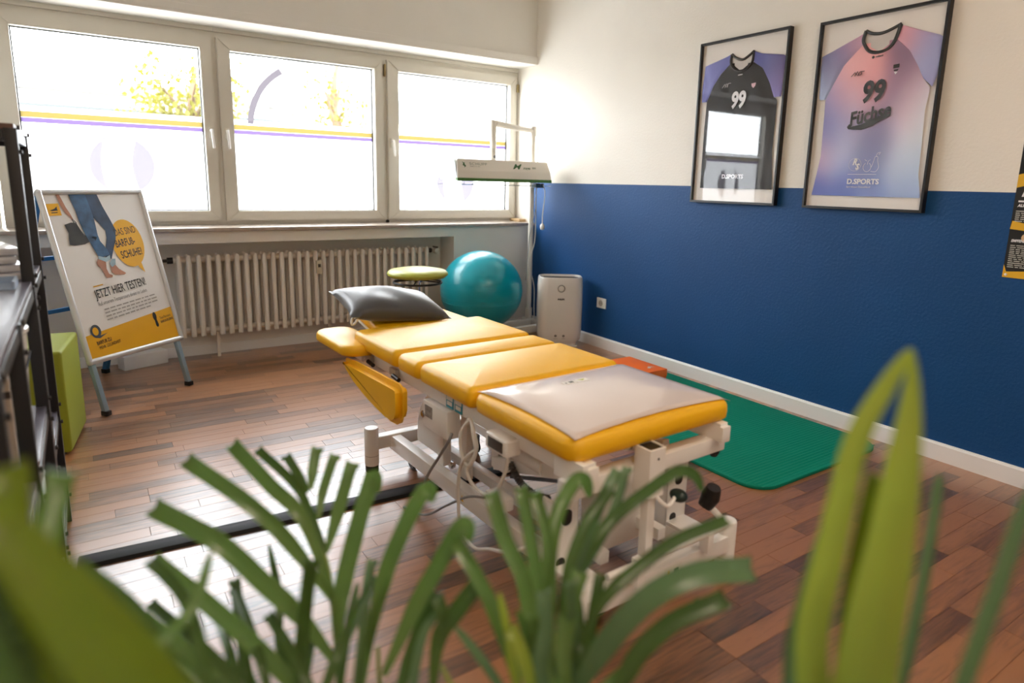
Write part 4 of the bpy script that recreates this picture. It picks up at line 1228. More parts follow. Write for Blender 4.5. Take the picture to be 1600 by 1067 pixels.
# black jersey
W2, H2 = .629, .972
t, MX = picture_frame(-1.842, W2, 1.175, H2, 'black framed black jersey with violet sleeves and number 99 in white')
jk = empty('jersey', (0, 0, 0)); jk.parent = t; jk.matrix_local = MX
KB = idw([(.5, .7, (26, 24, 26)), (.3, .4, (30, 28, 30)), (.7, .4, (34, 32, 34)), (.5, .15, (28, 26, 28))])
cloth('jersey_body', [(.37, .852), (.261, .796), (.178, .731), (.113, .635), (.103, .475), (.103, .091)], [(.63, .84), (.736, .797), (.822, .708), (.881, .623), (.919, .608), (.916, .323), (.946, .098)], .093, .80, W2, H2, KB, wrinkle((1, 1), .005), M_CLOTH, jk, 60, 34)
cloth('jersey_body', [(.37, .852), (.268, .80)], [(.415, .835), (.491, .80)], .80, .850, W2, H2, KB, wrinkle((1, 1), .003), M_CLOTH, jk, 8, 8)
cloth('jersey_body', [(.57, .83), (.491, .80)], [(.63, .84), (.73, .80)], .80, .838, W2, H2, KB, wrinkle((1, 1), .003), M_CLOTH, jk, 8, 8)
KL = idw([(.30, .86, (94, 98, 160)), (.20, .84, (112, 116, 174)), (.10, .80, (130, 132, 188)), (.12, .72, (120, 126, 186)), (.08, .65, (104, 108, 168))])
cloth('sleeve', [(.38, .905), (.062, .859), (.045, .735), (.049, .637)], [(.385, .88), (.37, .852), (.261, .796), (.178, .731), (.113, .637)], .637, .903, W2, H2, KL, wrinkle((2, 1.5), .006), M_CLOTH, jk, 30, 16)
KR = idw([(.68, .87, (96, 100, 166)), (.80, .84, (70, 72, 124)), (.93, .82, (64, 64, 108)), (.86, .76, (120, 120, 176)), (.93, .74, (182, 140, 184)), (.90, .66, (126, 130, 192)), (.95, .78, (70, 66, 110))])
cloth('sleeve', [(.632, .902), (.625, .86), (.63, .84), (.736, .797), (.822, .708), (.881, .623)], [(.638, .900), (.704, .882), (.970, .850), (.959, .715), (.954, .620)], .623, .900, W2, H2, KR, wrinkle((2.3, 1.2), .006), M_CLOTH, jk, 30, 16)
MB().flat([(x * W2, z * H2) for x, z in ((.385, .895), (.44, .872), (.506, .860), (.57, .872), (.622, .895), (.615, .84), (.56, .81), (.491, .803), (.43, .82), (.39, .855))], Matrix.Translation((0, 0, .003))).build('neck_lining', MATS['white_lining'], jk, smooth=False)
MB().tube([(x * W2, z * H2, .008) for x, z in ((.380, .905), (.372, .86), (.40, .825), (.45, .803), (.50, .799), (.56, .806), (.615, .838), (.628, .903))], .0075, n=8, smooth=5).tube([(x * W2, z * H2, .007) for x, z in ((.380, .905), (.43, .880), (.506, .864), (.57, .880), (.628, .903))], .007, n=8, smooth=5).build('collar', M_INK, jk)
jt('number_print', '99', .090, .498, .585, W2, H2, M_WINK, jk, .80, 0, .10, .005, 'CENTER')
jt('maker_print', 'select', .008, .475, .772, W2, H2, M_WINK, jk, 1.2, 3, 0, .0004)
MB().ball((.452 * W2, .776 * H2, .009), .0065, (1, 1, .25), 12).build('maker_mark', M_WINK, jk)
b = MB()
for st in ([(.30, .710), (.33, .732), (.345, .714)], [(.33, .710), (.35, .735), (.365, .713)], [(.355, .712), (.37, .734), (.40, .734)]):
    b.tube([(x * W2, z * H2, .0138) for x, z in st], .0015, n=5)
b.build('script_print', M_WINK, jk)
MB().flat([(x * W2, z * H2) for x, z in ((.635, .715), (.685, .718), (.68, .700), (.66, .688), (.64, .699))], Matrix.Translation((0, 0, .0138))).build('badge_print', mat('pink_print', (220, 180, 190), .5, bump=.02), jk, smooth=False)
jt('sponsor_print', 'D.SPORTS', .024, .378, .156, W2, H2, M_WINK, jk, 1.05, 0, 0, .0012)

# ------------------------------------------------------------------ black and yellow poster by the frame edge
pw = empty('wall_poster', (-.0005, -3.632, .912), R(-90), 'black poster with yellow shapes pinned to the blue wall', 'poster')
M_PBLK = mat('poster_black', (17, 16, 16), .4, bump=.03)
M_PYEL = mat('poster_yellow', (222, 172, 34), .4, bump=.03)
PX = frame_matrix((0, -.0022, 0), (1, 0, 0), (0, 0, 1), (0, -1, 0))
MB().box(0, .42, -.002, 0, 0, .594).build('sheet', M_PBLK, pw, smooth=False)
MB().flat([(0, .385), (0, .44), (.10, .47), (.12, .42)], PX).build('yellow_shape', M_PYEL, pw, smooth=False)
MB().flat([(0, .21), (.005, .245), (.2, .205), (.2, .19)], PX).build('yellow_shape', M_PYEL, pw, smooth=False)
MB().flat([(0, 0), (0, .055), (.012, .025), (.42, .07), (.42, 0)], PX).build('yellow_shape', M_PYEL, pw, smooth=False)
PT = PX @ Matrix.Translation((0, 0, .0004))
text('poster_lettering', 'D', .04, M_WINK, pw, PT @ Matrix.Translation((.022, .35, 0)), .9, shear=.3, bold=.002)
text('poster_lettering', 'AUF EIN', .012, M_WINK, pw, PT @ Matrix.Translation((.015, .305, 0)), .9, shear=.2, bold=.0005)
text('poster_lettering', 'EMPFEHLUNG', .011, M_WINK, pw, PT @ Matrix.Translation((.012, .155, 0)), .8, shear=.2, bold=.0005)
b = MB()
rp = random.Random(2)
for blk, n in ((.285, 6), (.138, 4), (.105, 6), (.062, 3)):
    for i in range(n):
        z = blk - i * .0085
        x = .012
        while x < .30:
            l_ = rp.uniform(.012, .03)
            b.box(x, x + l_, -.0026, -.0022, z, z + .0035)
            x += l_ + .005
tag(b.build('text_line', mat('poster_grey_ink', (190, 188, 180), .5, bump=.02), pw, smooth=False), kind='stuff')
MB().box(.015, .12, -.0026, -.0022, .325, .332).build('rule', M_WINK, pw, smooth=False)
MB().lathe([(0, .004), (.005, .003), (.006, 0), (0, 0)], n=14, M=PX @ Matrix.Translation((.012, .012, 0))).build('pin', M_WHITE, pw)
MB().lathe([(0, .0008), (.018, .0008), (.018, 0), (0, 0)], n=20, M=PX @ Matrix.Translation((.065, .175, 0))).build('portrait_disc', mat('tan_print', (206, 170, 130), .5, bump=.02), pw)

# ------------------------------------------------------------------ A-frame poster stand
fl = Vector((-3.305, -.854, 0)); fr_ = Vector((-2.853, -.486, 0))
dx = (fr_ - fl).normalized()
SA = math.atan2(dx.y, dx.x)
af = empty('poster_stand', fl, SA, 'silver A-frame stand with barefoot shoe poster beside the shelving', 'sign')
LEAN = math.atan2(.30, 1.166)
# panel space: x along the width, y up the leaning panel, z out to the front
PAN = Matrix.Rotation(R(90) - LEAN, 4, 'X')
M_ALU = mat('satin_aluminium', (206, 208, 210), .3, metal=.35, bump=.03, var=.02)
M_LEG = mat('blue_grey_leg', (142, 162, 176), .35, metal=.3, bump=.03)
M_REAR = mat('blue_back_panel', (44, 104, 152), .5, bump=.03)
WX0, WX1, WY0, WY1 = -.035, .575, .300, 1.204
b = MB()
for p, q in (((WX0, WY0), (WX1, WY0)), ((WX1, WY0), (WX1, WY1)), ((WX1, WY1), (WX0, WY1)), ((WX0, WY1), (WX0, WY0))):
    P = [PAN @ Vector((p[0], p[1], .0)), PAN @ Vector((q[0], q[1], .0))]
    sb = MB().cyl(P[0], P[1], .0155, n=14)
    me_ = bpy.data.meshes.new('x'); sb.bm.to_mesh(me_); sb.bm.free(); b.bm.from_mesh(me_); bpy.data.meshes.remove(me_)
for p in ((WX0, WY0), (WX1, WY0), (WX1, WY1), (WX0, WY1)):
    b.ball(PAN @ Vector((p[0], p[1], 0)), .017, n=14)
b.build('clip_frame', M_ALU, af)
PB = PAN @ Matrix.Translation((0, 0, -.004))
MB().box(WX0, WX1, WY0, WY1, -.008, 0, M=PB).build('back_board', M_REAR, af, smooth=False)
# the paper sheet, slightly buckled
tt = bmesh.new()
NX, NY = 24, 34
G = [[tt.verts.new((WX0 + .01 + (WX1 - WX0 - .02) * i / NX, WY0 + .01 + (WY1 - WY0 - .02) * j / NY, .0015 + .0016 * math.sin(i * .9 + .5 * j) * math.sin(j * .55 + i * .3) * math.sin(math.pi * i / NX) * math.sin(math.pi * j / NY))) for i in range(NX + 1)] for j in range(NY + 1)]
for j in range(NY):
    for i in range(NX):
        tt.faces.new((G[j][i], G[j][i + 1], G[j + 1][i + 1], G[j + 1][i]))
sheet = MB().add(tt, PAN).build('poster_sheet', M_PAPER, af, angle=80)
PP = lambda k: PAN @ Matrix.Translation((0, 0, .0042 + k * .0004))
def pprint(name, polys, m, k):
    b = MB()
    for p in polys:
        b.flat(p, PP(k))
    return b.build(name, m, sheet, smooth=False)
M_PY = mat('print_yellow', (226, 170, 22), .3, bump=.15, bscale=9, var=.05)
M_JEAN = mat('print_denim', (48, 88, 128), .35, var=.45, vscale=14, bump=.05)
M_JEAN2 = mat('print_denim_dark', (34, 60, 92), .35, var=.45, vscale=14, bump=.05)
M_CUFF = mat('print_denim_cuff', (150, 176, 190), .35, var=.2, vscale=20, bump=.05)
M_SKIN = mat('print_skin', (172, 122, 98), .35, var=.15, vscale=14, bump=.05)
M_BAG = mat('print_boots', (38, 37, 36), .4, var=.4, vscale=20, bump=.05)
M_INKP = mat('print_ink', (30, 28, 26), .4, bump=.03)
M_GRIP = mat('print_grey', (120, 118, 116), .4, bump=.03)
x0, x1, y0, y1 = WX0 + .012, WX1 - .012, WY0 + .012, WY1 - .012
pprint('yellow_band', [[(x0, y0), (x1, y0), (x1, .500), (x0, .436)]], M_PY, 0)
pprint('brand_square', [[(-.018, 1.142), (-.018, 1.080), (.050, 1.080), (.050, 1.144)]], M_PY, 1)
pprint('brand_mark', [[(-.008, 1.108), (.008, 1.112), (.020, 1.116), (.036, 1.128), (.034, 1.112), (.038, 1.106), (.004, 1.104)], [(-.002, 1.098), (.032, 1.099), (.032, 1.094), (-.002, 1.093)]], M_INKP, 2)
bub = [(.395 + .103 * math.cos(R(a)), .905 + .138 * math.sin(R(a))) for a in range(-60, 285, 8)] + [(.42, .765), (.455, .725)]
pprint('speech_bubble', [bub], M_PY, 1)
# figure: arm, hand with boots, jeans, bare feet
pprint('arm_print', [[(.048, 1.19), (.068, 1.19), (.085, 1.12), (.100, 1.082), (.106, 1.058), (.098, 1.050), (.090, 1.072), (.074, 1.088), (.062, 1.12)]], M_SKIN, 1)
pprint('boots_print', [[(.048, 1.030), (.086, 1.040), (.116, 1.036), (.128, 1.0), (.142, .968), (.190, .960), (.212, .952), (.196, .932), (.160, .930), (.130, .920), (.070, .917), (.045, .922), (.050, .955), (.058, .985)], [(.096, 1.058), (.100, 1.058), (.108, 1.036), (.102, 1.036)], [(.101, 1.058), (.104, 1.058), (.120, 1.036), (.114, 1.036)]], M_BAG, 3)
pprint('jeans_print', [[(.118, 1.190), (.285, 1.190), (.300, 1.120), (.322, 1.050), (.340, .985), (.322, .930), (.292, .880), (.262, .825), (.228, .835), (.246, .890), (.268, .945), (.274, .985), (.246, 1.030), (.226, 1.062), (.212, 1.10), (.19, 1.12)]], M_JEAN2, 2)
pprint('jeans_print', [[(.118, 1.190), (.215, 1.190), (.226, 1.062), (.224, 1.02), (.220, .965), (.224, .930), (.252, .880), (.258, .850), (.205, .838), (.186, .850), (.168, .905), (.150, .965), (.136, 1.035), (.132, 1.10)]], M_JEAN, 3)
pprint('cuff_print', [[(.186, .850), (.182, .832), (.222, .812), (.252, .822), (.258, .848), (.226, .836)], [(.262, .825), (.240, .800), (.250, .780), (.276, .792), (.285, .825)]], M_CUFF, 4)
pprint('foot_print', [[(.180, .834), (.222, .814), (.214, .775), (.220, .745), (.240, .735), (.234, .724), (.200, .724), (.192, .745), (.184, .780), (.168, .795), (.166, .815)], [(.242, .797), (.272, .793), (.290, .765), (.318, .744), (.326, .736), (.312, .730), (.262, .735), (.240, .752)]], M_SKIN, 3)
pprint('accent_rule', [[(.105, .690), (.165, .696), (.165, .690), (.105, .684)]], M_PY, 1)
def pt_(s, h, x, y_, m=M_INKP, xs=.62, rot=5.5, bold=.0, al='LEFT', k=2, nm='poster_lettering'):
    return text(nm, s, h, m, sheet, PP(k) @ Matrix.Translation((x, y_, 0)) @ Matrix.Rotation(R(rot), 4, 'Z'), xs, al, 0, bold, .0001)
pt_('DAS SIND', .040, .325, .950, xs=.58)
pt_('BARFUß-', .042, .312, .885, xs=.58, bold=.0008)
pt_('SCHUHE?', .042, .330, .820, xs=.58, bold=.0008)
pt_('JETZT HIER TESTEN!', .046, .105, .622, xs=.57, bold=.0006)
pt_('Auf unserem Testparcours direkt im Laden', .021, .105, .582, M_GRIP, .62)
b = MB()
rp = random.Random(5)
for i in range(4):
    x = .13
    yy = .550 - i * .019
    while x < .46 - .03 * (i == 3):
        l_ = rp.uniform(.014, .04)
        s_ = math.tan(R(5.5))
        b.flat([(x, yy + (x - .1) * s_), (x + l_, yy + (x + l_ - .1) * s_), (x + l_, yy + .007 + (x + l_ - .1) * s_), (x, yy + .007 + (x - .1) * s_)], PP(2))
        x += l_ + .007
tag(b.build('text_line', mat('print_light_grey', (158, 156, 152), .4, bump=.02), sheet, smooth=False), kind='stuff')
pprint('round_mark', [[(.045 + .030 * math.cos(R(a)), .452 + .036 * math.sin(R(a))) for a in range(0, 360, 15)], [(.03, .420), (.11, .432), (.06, .412)]], mat('print_slate', (66, 74, 84), .4, bump=.02), 2)
pprint('round_mark', [[(.043 + .017 * math.cos(R(a)), .452 + .022 * math.sin(R(a))) for a in range(0, 360, 15)]], M_PY, 3)
pprint('footprint_mark', [[(.430 + .013 * math.cos(R(a)), .462 + .026 * math.sin(R(a))) for a in range(0, 360, 20)], [(.424, .448), (.438, .448), (.444, .412), (.440, .400), (.430, .398), (.424, .408)]], M_INKP, 2)
pt_('BARFUß ZU', .019, .032, .378, xs=.65, bold=.0005)
pt_('MEHR GESUNDHEIT', .017, .040, .352, xs=.62)
pt_('Test-Parcours', .016, .462, .438, xs=.62)
pt_('BARFUß-ERLEBNIS', .014, .462, .415, xs=.58, bold=.0004)
# legs, rear frame
for x in (WX0 + .02, WX1 - .02):
    l_ = MB().bar(PAN @ Vector((x, .315, -.018)), PAN @ Vector((x, .022, -.018)), .026, .026, .002).build('front_leg', M_LEG, af)
    f_ = PAN @ Vector((x, .010, -.018))
    MB().box(f_.x - .016, f_.x + .016, f_.y - .02, f_.y + .02, .0, .026, bev=.003).build('leg_cap', M_BLACK, l_)
yt, zt = (PAN @ Vector((0, 1.19, -.02))).y, (PAN @ Vector((0, 1.19, -.02))).z
yb = .70
for x in (WX0 + .005, WX1 - .005):
    l_ = MB().bar((x, yt, zt), (x, yb, .02), .026, .032, .002).build('rear_leg', M_REAR, af)
    MB().box(x - .016, x + .016, yb - .02, yb + .02, 0, .028, bev=.003).build('leg_cap', M_BLACK, l_)
for f in (.30, .58):
    p = Vector((0, yt + (yb - yt) * f, zt + (.02 - zt) * f))
    MB().bar((WX0, p.y, p.z), (WX1, p.y, p.z), .018, .022, .002).build('rear_bar', M_REAR, af)
MB().cyl((WX0 - .01, yt + .01, zt + .01), (WX1 + .01, yt + .01, zt + .01), .012, n=12).build('hinge_bar', M_ALU, af)

# ------------------------------------------------------------------ lime cube seat
cu = empty('cube_seat', (-3.66, -1.12, 0), R(-8), 'lime green upholstered cube seat beside the poster stand', 'stool')
M_CUBE = mat('lime_fabric', (140, 150, 34), .6, bump=.15, bscale=120, var=.04)
MB().box(-.215, .215, -.215, .215, .012, .488, bev=.016, seg=3).build('upholstery', M_CUBE, cu, angle=60)
b = MB()
for s in (-1, 1):
    b.tube([(s * .206, -.206, .06), (s * .206, -.206, .44)], .004, n=6)
b.tube([(-.2, -.2, .484), (.2, -.2, .484), (.2, .2, .484), (-.2, .2, .484)], .004, n=6, closed=True)
b.build('piping', M_CUBE, cu)
b = MB()
for sx in (-1, 1):
    for sy in (-1, 1):
        b.cyl((sx * .17, sy * .17, 0), (sx * .17, sy * .17, .014), .02, n=12)
b.build('glide', M_BLACK, cu)
# ------------------------------------------------------------------ shelving
M_TOPB = mat_wood('dark_shelf_board', (48, 30, 24), (92, 60, 44), 'x', .4)
M_SHELF = mat('grey_violet_laminate', (96, 92, 104), .28, bump=.05, var=.05, vscale=12, stretch=(1, 12, 1))
SX1, SX0 = -3.478, -3.93
def post(b, x, y, z1, w_=.030):
    b.box(x - w_ / 2, x + w_ / 2, y - w_ / 2, y + w_ / 2, 0.0, z1, bev=.002)
def rack(name, label, y0, y1, ztop, shelves, topmat, mid=None):
    t = empty(name, ((SX0 + SX1) / 2, (y0 + y1) / 2, 0), 0, label, 'shelf')
    hx, hy = (SX1 - SX0) / 2, (y1 - y0) / 2
    for sx in (-1, 1):
        for sy in ((-1, 1) if not mid else (-1, mid, 1)):
            b = MB(); post(b, sx * (hx - .013), sy * (hy - .013), ztop - .012)
            p_ = b.build('post', M_BLKMET, t)
            b = MB()
            for z in shelves + [ztop - .03]:
                for dz in (-.045, .02):
                    b.cyl((sx * (hx + .002), sy * (hy - .013), z + dz), (sx * (hx + .009), sy * (hy - .013), z + dz), .0065, n=8)
            tag(b.build('bolt_head', M_BLKMET, p_), kind='stuff')
    for z in shelves + [ztop]:
        top = z == ztop
        bd = MB().box(-hx + .004, hx - .004, -hy + .004, hy - .004, z - .016, z, bev=.002).build('shelf_board', topmat if top else M_SHELF, t)
        b = MB()
        for sy in (-1, 1):
            b.box(-hx + .03, hx - .03, sy * (hy - .013) - .011, sy * (hy - .013) + .011, z - .048, z - .017, bev=.002)
        for sx in (-1, 1):
            b.box(sx * (hx - .013) - .011, sx * (hx - .013) + .011, -hy + .03, hy - .03, z - .048, z - .017, bev=.002)
        b.build('shelf_rail', M_BLKMET if not top else M_BLKMET, bd)
    return t
rack('metal_rack', 'tall black metal rack with dark wood top nearest the window', -2.515, -2.035, 1.395, [.145, .43, .955], M_TOPB)
rack('metal_rack', 'low black metal rack with grey shelf boards beside the palm', -3.575, -2.530, .962, [.12, .60], M_SHELF, -.11)
# things on the shelves
def grp(name, loc, label, cat, rz=0, group=None):
    return empty(name, loc, rz, label, cat, group)
M_PLWRAP = mat('clear_wrap', (214, 216, 222), .18, bump=.5, bscale=22, var=.05, coat=.4)
pk = grp('wrapped_pack', (-3.60, -2.33, .955), 'stack of plastic wrapped white packs on the tall rack', 'package', R(8))
for i in range(4):
    MB().box(-.085, .085 - .006 * i, -.13, .13, i * .024 + .001, i * .024 + .023, bev=.008, M=Matrix.Rotation(R((-4, 3, -2, 5)[i]), 4, 'Z')).build('wrapped_sheet', M_PLWRAP, pk)
tr = grp('paper_tray', (-3.60, -2.62, .962), 'flat pale blue tray on the low rack top', 'tray')
MB().box(-.09, .09, -.06, .06, 0, .004, bev=.001).box(-.09, -.084, -.06, .06, .004, .022).box(.084, .09, -.06, .06, .004, .022).box(-.09, .09, .054, .06, .004, .022).build('tray_shell', mat('pale_blue_plastic', (150, 170, 196), .4, bump=.03), tr, smooth=False)
bu = grp('white_bucket', (-3.60, -2.70, .60), 'white plastic bucket with rim inside the low rack', 'bucket')
MB().lathe([(0, 0), (.088, 0), (.090, .006), (.104, .25), (.109, .255), (.109, .265), (.104, .27), (.100, .27), (.098, .255), (0, .25)], n=36).build('shell', M_PUR, bu)
MB().tube([(.106, 0, .20), (.09, -.06, .15), (.05, -.105, .12), (0, -.115, .115), (-.05, -.105, .12), (-.09, -.06, .15), (-.106, 0, .20)], .003, n=6, smooth=5).build('bail', M_CHROME, bu)
bx = grp('carton', (-3.60, -2.93, .60), 'printed beige carton standing behind the rack post', 'box', R(5))
cm = MB().box(-.075, .075, -.06, .06, 0, .20, bev=.002).build('carton_body', mat('beige_card', (206, 190, 172), .7, bump=.1, var=.04), bx)
b = MB()
rp = random.Random(8)
for i in range(6):
    for x in (-.055, -.01, .03):
        b.box(x, x + rp.uniform(.015, .034), -.0612, -.060, .04 + i * .018, .047 + i * .018)
b.box(-.075, .075, -.0612, -.060, .155, .172)
b.build('carton_print', mat('brown_print', (70, 56, 48), .6, bump=.02), cm, smooth=False)
me_b = grp('patterned_bowl', (-3.60, -3.26, .60), 'pale bowl with green leaf pattern on the low rack', 'bowl')
MB().lathe([(0, 0), (.03, 0), (.036, .006), (.07, .035), (.088, .075), (.090, .09), (.085, .09), (.066, .042), (0, .012)], n=32).build('bowl_shell', mat('leaf_glaze', (186, 208, 176), .25, bump=.03, var=.5, vscale=30), me_b)
# corrugated metal bins on the bottom shelves
def ribbed_bin(loc, r, h, label):
    t = grp('corrugated_bin', loc, label, 'bin')
    pr = [(0, 0), (r * .97, 0)]
    n = int(h / .016)
    for i in range(n):
        z = .006 + i * (h - .012) / n
        pr += [(r, z + .004), (r * .95, z + .012)]
    pr += [(r * 1.02, h), (r * .96, h), (r * .92, h - .02), (0, .02)]
    MB().lathe(pr, n=40).build('ribbed_shell', mat('galvanised', (150, 150, 146), .35, metal=.75, bump=.05, var=.08), t)
    for a in (-60, 120):
        c, s_ = math.cos(R(a)), math.sin(R(a))
        MB().tube([(c * r * 1.03 + math.cos(R(k)) * .028 * -s_, s_ * r * 1.03 + math.cos(R(k)) * .028 * c, h * .72 + math.sin(R(k)) * .028) for k in range(0, 360, 20)], .004, n=6, closed=True).build('ring_handle', M_BLKMET, t)
    return t
ribbed_bin((-3.62, -2.72, .12), .125, .34, 'corrugated metal bin inside the bottom of the low rack')

# ------------------------------------------------------------------ palms in front
def mat_leaf(name, c1, c2, tr_=.35):
    m = bpy.data.materials.new(name)
    m.use_nodes = True
    nt = m.node_tree
    L = nt.links.new
    p = nt.nodes['Principled BSDF']
    uv = nt.nodes.new('ShaderNodeTexCoord')
    sp = nt.nodes.new('ShaderNodeSeparateXYZ'); L(uv.outputs['UV'], sp.inputs[0])
    r = nt.nodes.new('ShaderNodeValToRGB')
    r.color_ramp.elements[0].color = (*lin(c2), 1); r.color_ramp.elements[0].position = .0
    r.color_ramp.elements[1].color = (*lin(c1), 1); r.color_ramp.elements[1].position = .35
    L(sp.outputs['Y'], r.inputs[0])
    wv = nt.nodes.new('ShaderNodeTexNoise'); wv.inputs['Scale'].default_value = 18
    mp = nt.nodes.new('ShaderNodeMapping'); mp.inputs['Scale'].default_value = (3, .3, 1)
    L(uv.outputs['UV'], mp.inputs[0]); L(mp.outputs[0], wv.inputs['Vector'])
    mx = nt.nodes.new('ShaderNodeMix'); mx.data_type = 'RGBA'; mx.blend_type = 'MULTIPLY'; mx.inputs[0].default_value = .45
    L(r.outputs[0], mx.inputs[6]); L(wv.outputs['Color'], mx.inputs[7])
    gm = nt.nodes.new('ShaderNodeBrightContrast'); gm.inputs['Bright'].default_value = .0
    L(mx.outputs[2], gm.inputs[0])
    L(gm.outputs[0], p.inputs['Base Color'])
    p.inputs['Roughness'].default_value = .26
    p.inputs['Specular IOR Level'].default_value = .5
    t = nt.nodes.new('ShaderNodeBsdfTranslucent'); L(gm.outputs[0], t.inputs[0])
    ms = nt.nodes.new('ShaderNodeMixShader'); ms.inputs[0].default_value = tr_
    L(p.outputs[0], ms.inputs[1]); L(t.outputs[0], ms.inputs[2])
    L(ms.outputs[0], nt.nodes['Material Output'].inputs[0])
    MATS[name] = m
    return m
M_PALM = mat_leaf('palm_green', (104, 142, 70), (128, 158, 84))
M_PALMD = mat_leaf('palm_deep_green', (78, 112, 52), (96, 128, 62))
M_PALMY = mat_leaf('palm_yellow_green', (176, 196, 74), (150, 178, 74), .45)
M_PALMO = mat_leaf('palm_olive', (120, 140, 34), (104, 124, 30), .4)
M_PALMG = mat_leaf('palm_grey_green', (108, 142, 96), (100, 136, 90))
M_STEM = mat('palm_stem', (132, 150, 70), .45, bump=.1, var=.15, vscale=10)
def blade(name, pts, wid, m, parent, fold=.28, twist=None, n=26, taper=0):
    """long folded leaf along a curve, pointed at the tip"""
    pts = spline([Vector(p) for p in pts], max(2, n // (len(pts) - 1)))
    N = len(pts)
    tt = bmesh.new()
    uvl = tt.loops.layers.uv.new('UVMap')
    rows, info = [], {}
    side0 = None
    for i, p in enumerate(pts):
        f = i / (N - 1)
        d = (pts[min(i + 1, N - 1)] - pts[max(i - 1, 0)]).normalized()
        view = (CAM - p).normalized() if twist is None else Vector(twist)
        s = d.cross(view)
        if side0 is not None and s.length < .45:
            s = side0 - d * side0.dot(d)
        if s.length < 1e-4:
            s = d.orthogonal()
        s.normalize()
        if side0 is not None and s.dot(side0) < 0:
            s = -s
        side0 = s
        nrm = s.cross(d).normalized()
        w_ = wid * .86 * (min(1, .35 + f * 3.2)) * (1 - .8 * max(0, (f - .66) / .34) ** 3.0)
        if taper:
            w_ = wid * (1 - f) ** taper
        w_ = max(w_, .0006)
        row = []
        for k, a in enumerate((-1, -.5, 0, .5, 1)):
            v = tt.verts.new(p + s * (a * w_ / 2) + nrm * (abs(a) * fold * w_ / 2))
            info[v] = ((a + 1) / 2, f)
            row.append(v)
        rows.append(row)
    for A, B in zip(rows, rows[1:]):
        for k in range(4):
            fc = tt.faces.new((A[k], A[k + 1], B[k + 1], B[k]))
            for lp in fc.loops:
                lp[uvl].uv = info[lp.vert]
    me_ = bpy.data.meshes.new(name)
    tt.to_mesh(me_); tt.free()
    inv = parent.matrix_world.inverted() if parent else Matrix()
    me_.transform(Matrix.Translation(-PLANT_O))
    return mesh_obj(name, me_, m, parent, True, 80)
def pot(t, r, h, m):
    MB().lathe([(0, 0), (r * .72, 0), (r * .74, .01), (r * .98, h - .03), (r, h - .03), (r, h), (r * .93, h), (r * .90, h - .04), (0, h - .04)], n=40).build('pot', m, t)
    MB().lathe([(0, h - .035), (r * .5, h - .03), (r * .9, h - .038)], n=30).build('soil', mat('soil', (48, 36, 28), .95, bump=.8, bscale=60, var=.3), t)
M_POT = mat('terracotta_grey', (120, 112, 104), .7, bump=.15, var=.06)
def P_(u, v, d): return at(u, v, d)
def frond(t, base, path, wid, m, leaves):
    """one stem from the pot with its leaflets; leaves = list of (pixel path with depth, width, material)"""
    st_ = spline([Vector(p) - PLANT_O for p in [base] + path], 8)
    s_ = MB().tube(st_, lambda f: wid * (1 - .75 * f) + .0012, n=8).build('frond', M_STEM, t)
    for lf in leaves:
        lv_, w_, mm = lf[:3]
        tp = lf[3] if len(lf) > 3 else 0
        path_ = [P_(*q) for q in lv_]
        if not tp and w_ > .015 and lv_[-1][1] < lv_[-2][1]:
            # the tip arches over and hangs down on the far side
            (u0, v0, _), (u1, v1, d1) = lv_[-2], lv_[-1]
            sg = 1 if u1 > u0 else -1
            path_ += [P_(u1 + sg * 2, v1 - 4, d1 + .014), P_(u1 + sg * 4, v1 - 3, d1 + .034), P_(u1 + sg * 6, v1 + 4, d1 + .055)]
        blade('leaflet', path_, w_, mm, s_, taper=tp, n=30)
    return s_

# --- palm standing in the middle
PLANT_O = Vector((-3.00, -4.17, 0))
pc = empty('areca_palm', PLANT_O, 0, 'green areca palm with arching fronds in front of the table', 'potted plant')
bpy.context.view_layer.update()
pot(pc, .15, .26, M_POT)
B0 = PLANT_O + Vector((0, 0, .22))
A_, D_, G_ = M_PALM, M_PALMD, M_PALMG
frond(pc, B0 + Vector((-.03, .03, 0)), [P_(560, 1250, .93), P_(530, 1040, .97), P_(511, 880, 1.03), P_(470, 765, 1.10)], .006, M_STEM, [
    ([(526, 950, .99), (475, 814, 1.0), (424, 760, 1.02), (368, 700, 1.05)], .026, A_),
    ([(522, 941, .99), (475, 876, .97), (431, 825, .96), (377, 778, .96), (298, 724, .97)], .026, A_),
    ([(526, 1039, .96), (475, 970, .92), (413, 912, .90), (341, 847, .89), (248, 798, .90)], .030, A_),
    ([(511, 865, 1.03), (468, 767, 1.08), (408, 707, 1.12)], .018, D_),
    ([(482, 770, 1.08), (470, 748, 1.10), (450, 716, 1.12)], .018, D_),
    ([(486, 765, 1.09), (488, 740, 1.10), (494, 704, 1.12)], .020, A_),
    ([(498, 810, 1.06), (504, 770, 1.08), (521, 716, 1.10)], .019, A_),
    ([(511, 861, 1.03), (526, 807, 1.04), (548, 730, 1.07)], .024, A_),
    ([(526, 1006, .98), (536, 916, .98), (558, 825, 1.0), (574, 770, 1.02), (584, 744, 1.03), (590, 770, 1.03)], .030, A_)])
